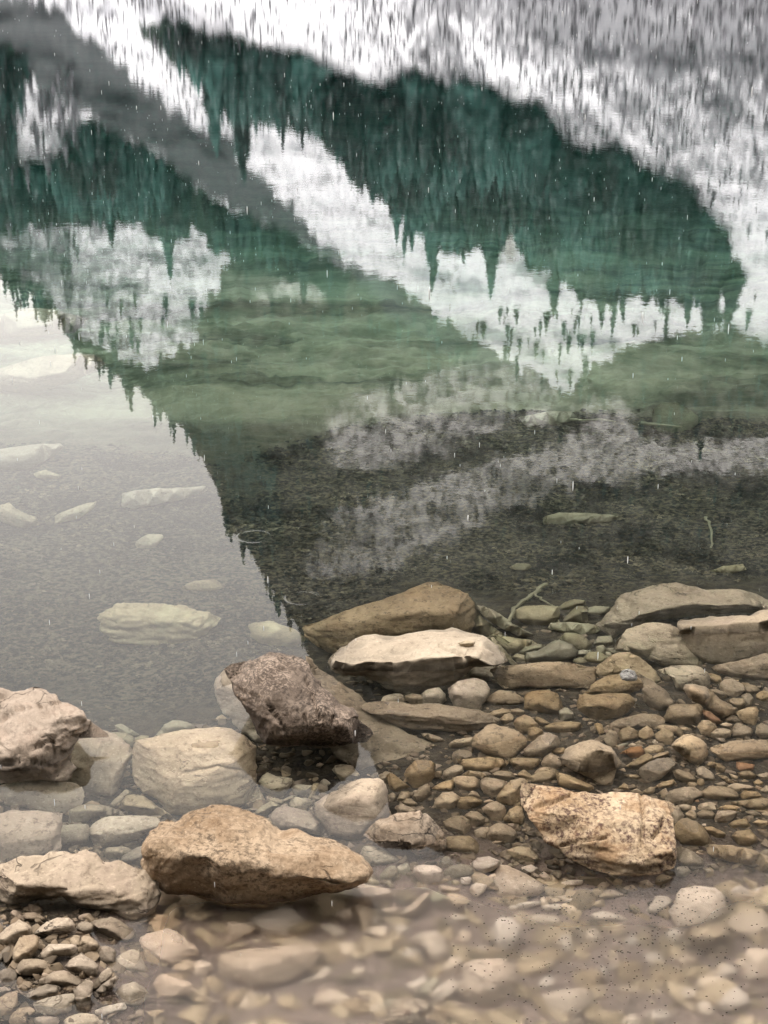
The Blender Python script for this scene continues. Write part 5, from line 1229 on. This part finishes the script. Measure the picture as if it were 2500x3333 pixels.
# ---------------------------------------------------------------- labels of the stones: size, shape and tone, then the boulder they lie by
SHORT = {'dark wet boulder': 'the dark cracked boulder', 'large rugged golden': 'the rugged golden boulder', 'block shaped boulder stained': 'the rust stained block', 'big pinkish boulder': 'the big pinkish boulder',
         'wedge shaped pale': 'the wedge shaped boulder', 'broad rounded beige': 'the rounded beige boulder', 'flat faced squarish': 'the flat faced squarish boulder', 'long pale slab': 'the long pale slab', 'broad smooth cream': 'the smooth cream boulder',
         'speckled oval': 'the speckled oval boulder', 'light tan boulder with a hollow': 'the hollow tan boulder', 'smooth pale triangular': 'the pale triangular boulder', 'long boulder with a bright': 'the bright topped boulder', 'broad peaked': 'the peaked underwater boulder',
         'long diagonal': 'the long diagonal boulder', 'long thin slab': 'the long thin slab', 'chunky angular': 'the chunky angular block', 'upright brown slab': 'the upright brown slab', 'long humped': 'the long humped boulder', 'submerged shaded': 'the submerged shaded slab',
         'big layered': 'the layered slab', 'square topped': 'the square topped block', 'long brown stone tilted': 'the long tilted brown stone', 'arched stone': 'the arched frosted stone', 'wide dull': 'the wide dull boulder', 'blocky stone': 'the blocky pale topped stone',
         'large faceted': 'the large faceted boulder', 'flat light brown': 'the flat light brown slab', 'angular upright': 'the angular upright stone', 'smooth tan oval': 'the smooth tan oval stone', 'dark rounded': 'the dark rounded stone', 'long sloping brown': 'the long sloping brown boulder',
         'mossy yellowish': 'the mossy yellowish boulder', 'pale oblong': 'the pale oblong block', 'broad pale boulder underwater': 'the broad pale underwater boulder', 'green tinted': 'the green tinted boulder', 'wide grooved': 'the grooved underwater boulder', 'cream stone with an orange': 'the orange streaked stone',
         'large round beige': 'the large round beige boulder', 'blurred oval': 'the blurred oval boulder', 'long bean': 'the bean shaped boulder', 'diamond shaped': 'the diamond shaped stone', 'cream stone with a rusty': 'the rusty patched stone', 'tall pale egg': 'the egg shaped stone'}
marks = []
for r in STONES:
    if r[4]:
        for k, v in SHORT.items():
            if r[4].startswith(k): marks.append((v, r[1], r[2]))
TONE = {'brown_stone': 'brown', 'pale_stone': 'pale', 'silty_stone': 'olive', 'orange_stone': 'orange', 'white_stone': 'white', 'beige_stone': 'beige', 'submerged_stone': 'dull tan', 'cream_stone': 'cream', 'tan_stone': 'tan'}
rows = []
for r in STONES:
    if r[4]: continue
    o, (cx, cy), (w_, h_), ar, _, mn, stl = r
    L = max(w_, h_)
    size = 'tiny' if L < 34 else 'small' if L < 62 else 'middling' if L < 105 else 'large'
    asp = w_ / h_
    shape = ('long flat' if asp > 2.1 else 'flattish' if asp > 1.5 else 'upright' if asp < .75 else 'rounded' if stl == 'r' else 'angular')
    best = None
    for v, (mx, my), (mw, mh) in marks:
        ex, ey = max(0, abs(cx - mx) - mw / 2), max(0, abs(cy - my) - mh / 2) * 1.3
        d = math.hypot(ex, ey)
        if best is None or d < best[0]: best = (d, v, (cx - mx) / mw, (cy - my) / mh)
    d, v, rx, ry = best
    way = ('left of' if rx < 0 else 'right of') if abs(rx) > abs(ry) else ('behind' if ry < 0 else 'in front of')
    rows.append([o, f'{size} {shape} {TONE[mn]} stone', f'{way} {v}', d])
from collections import defaultdict
same = defaultdict(list)
for q in rows: same[(q[1], q[2])].append(q)
ORD = ['nearest', 'second nearest', 'third nearest', 'fourth nearest', 'fifth nearest', 'sixth nearest', 'seventh nearest', 'eighth nearest', 'ninth nearest', 'tenth nearest', 'eleventh nearest', 'twelfth nearest', 'farthest']
for (a_, b_), qs in same.items():
    qs.sort(key=lambda q: q[3])
    for i, q in enumerate(qs):
        q[0]['label'] = f'{a_} {b_}' if len(qs) == 1 else f'{a_}, {ORD[min(i, 12)]} {b_}'
        q[0]['group'] = 'loose stones along the lake shore'
for r in STONES:
    if r[4]: r[0]['group'] = 'boulders along the lake shore'
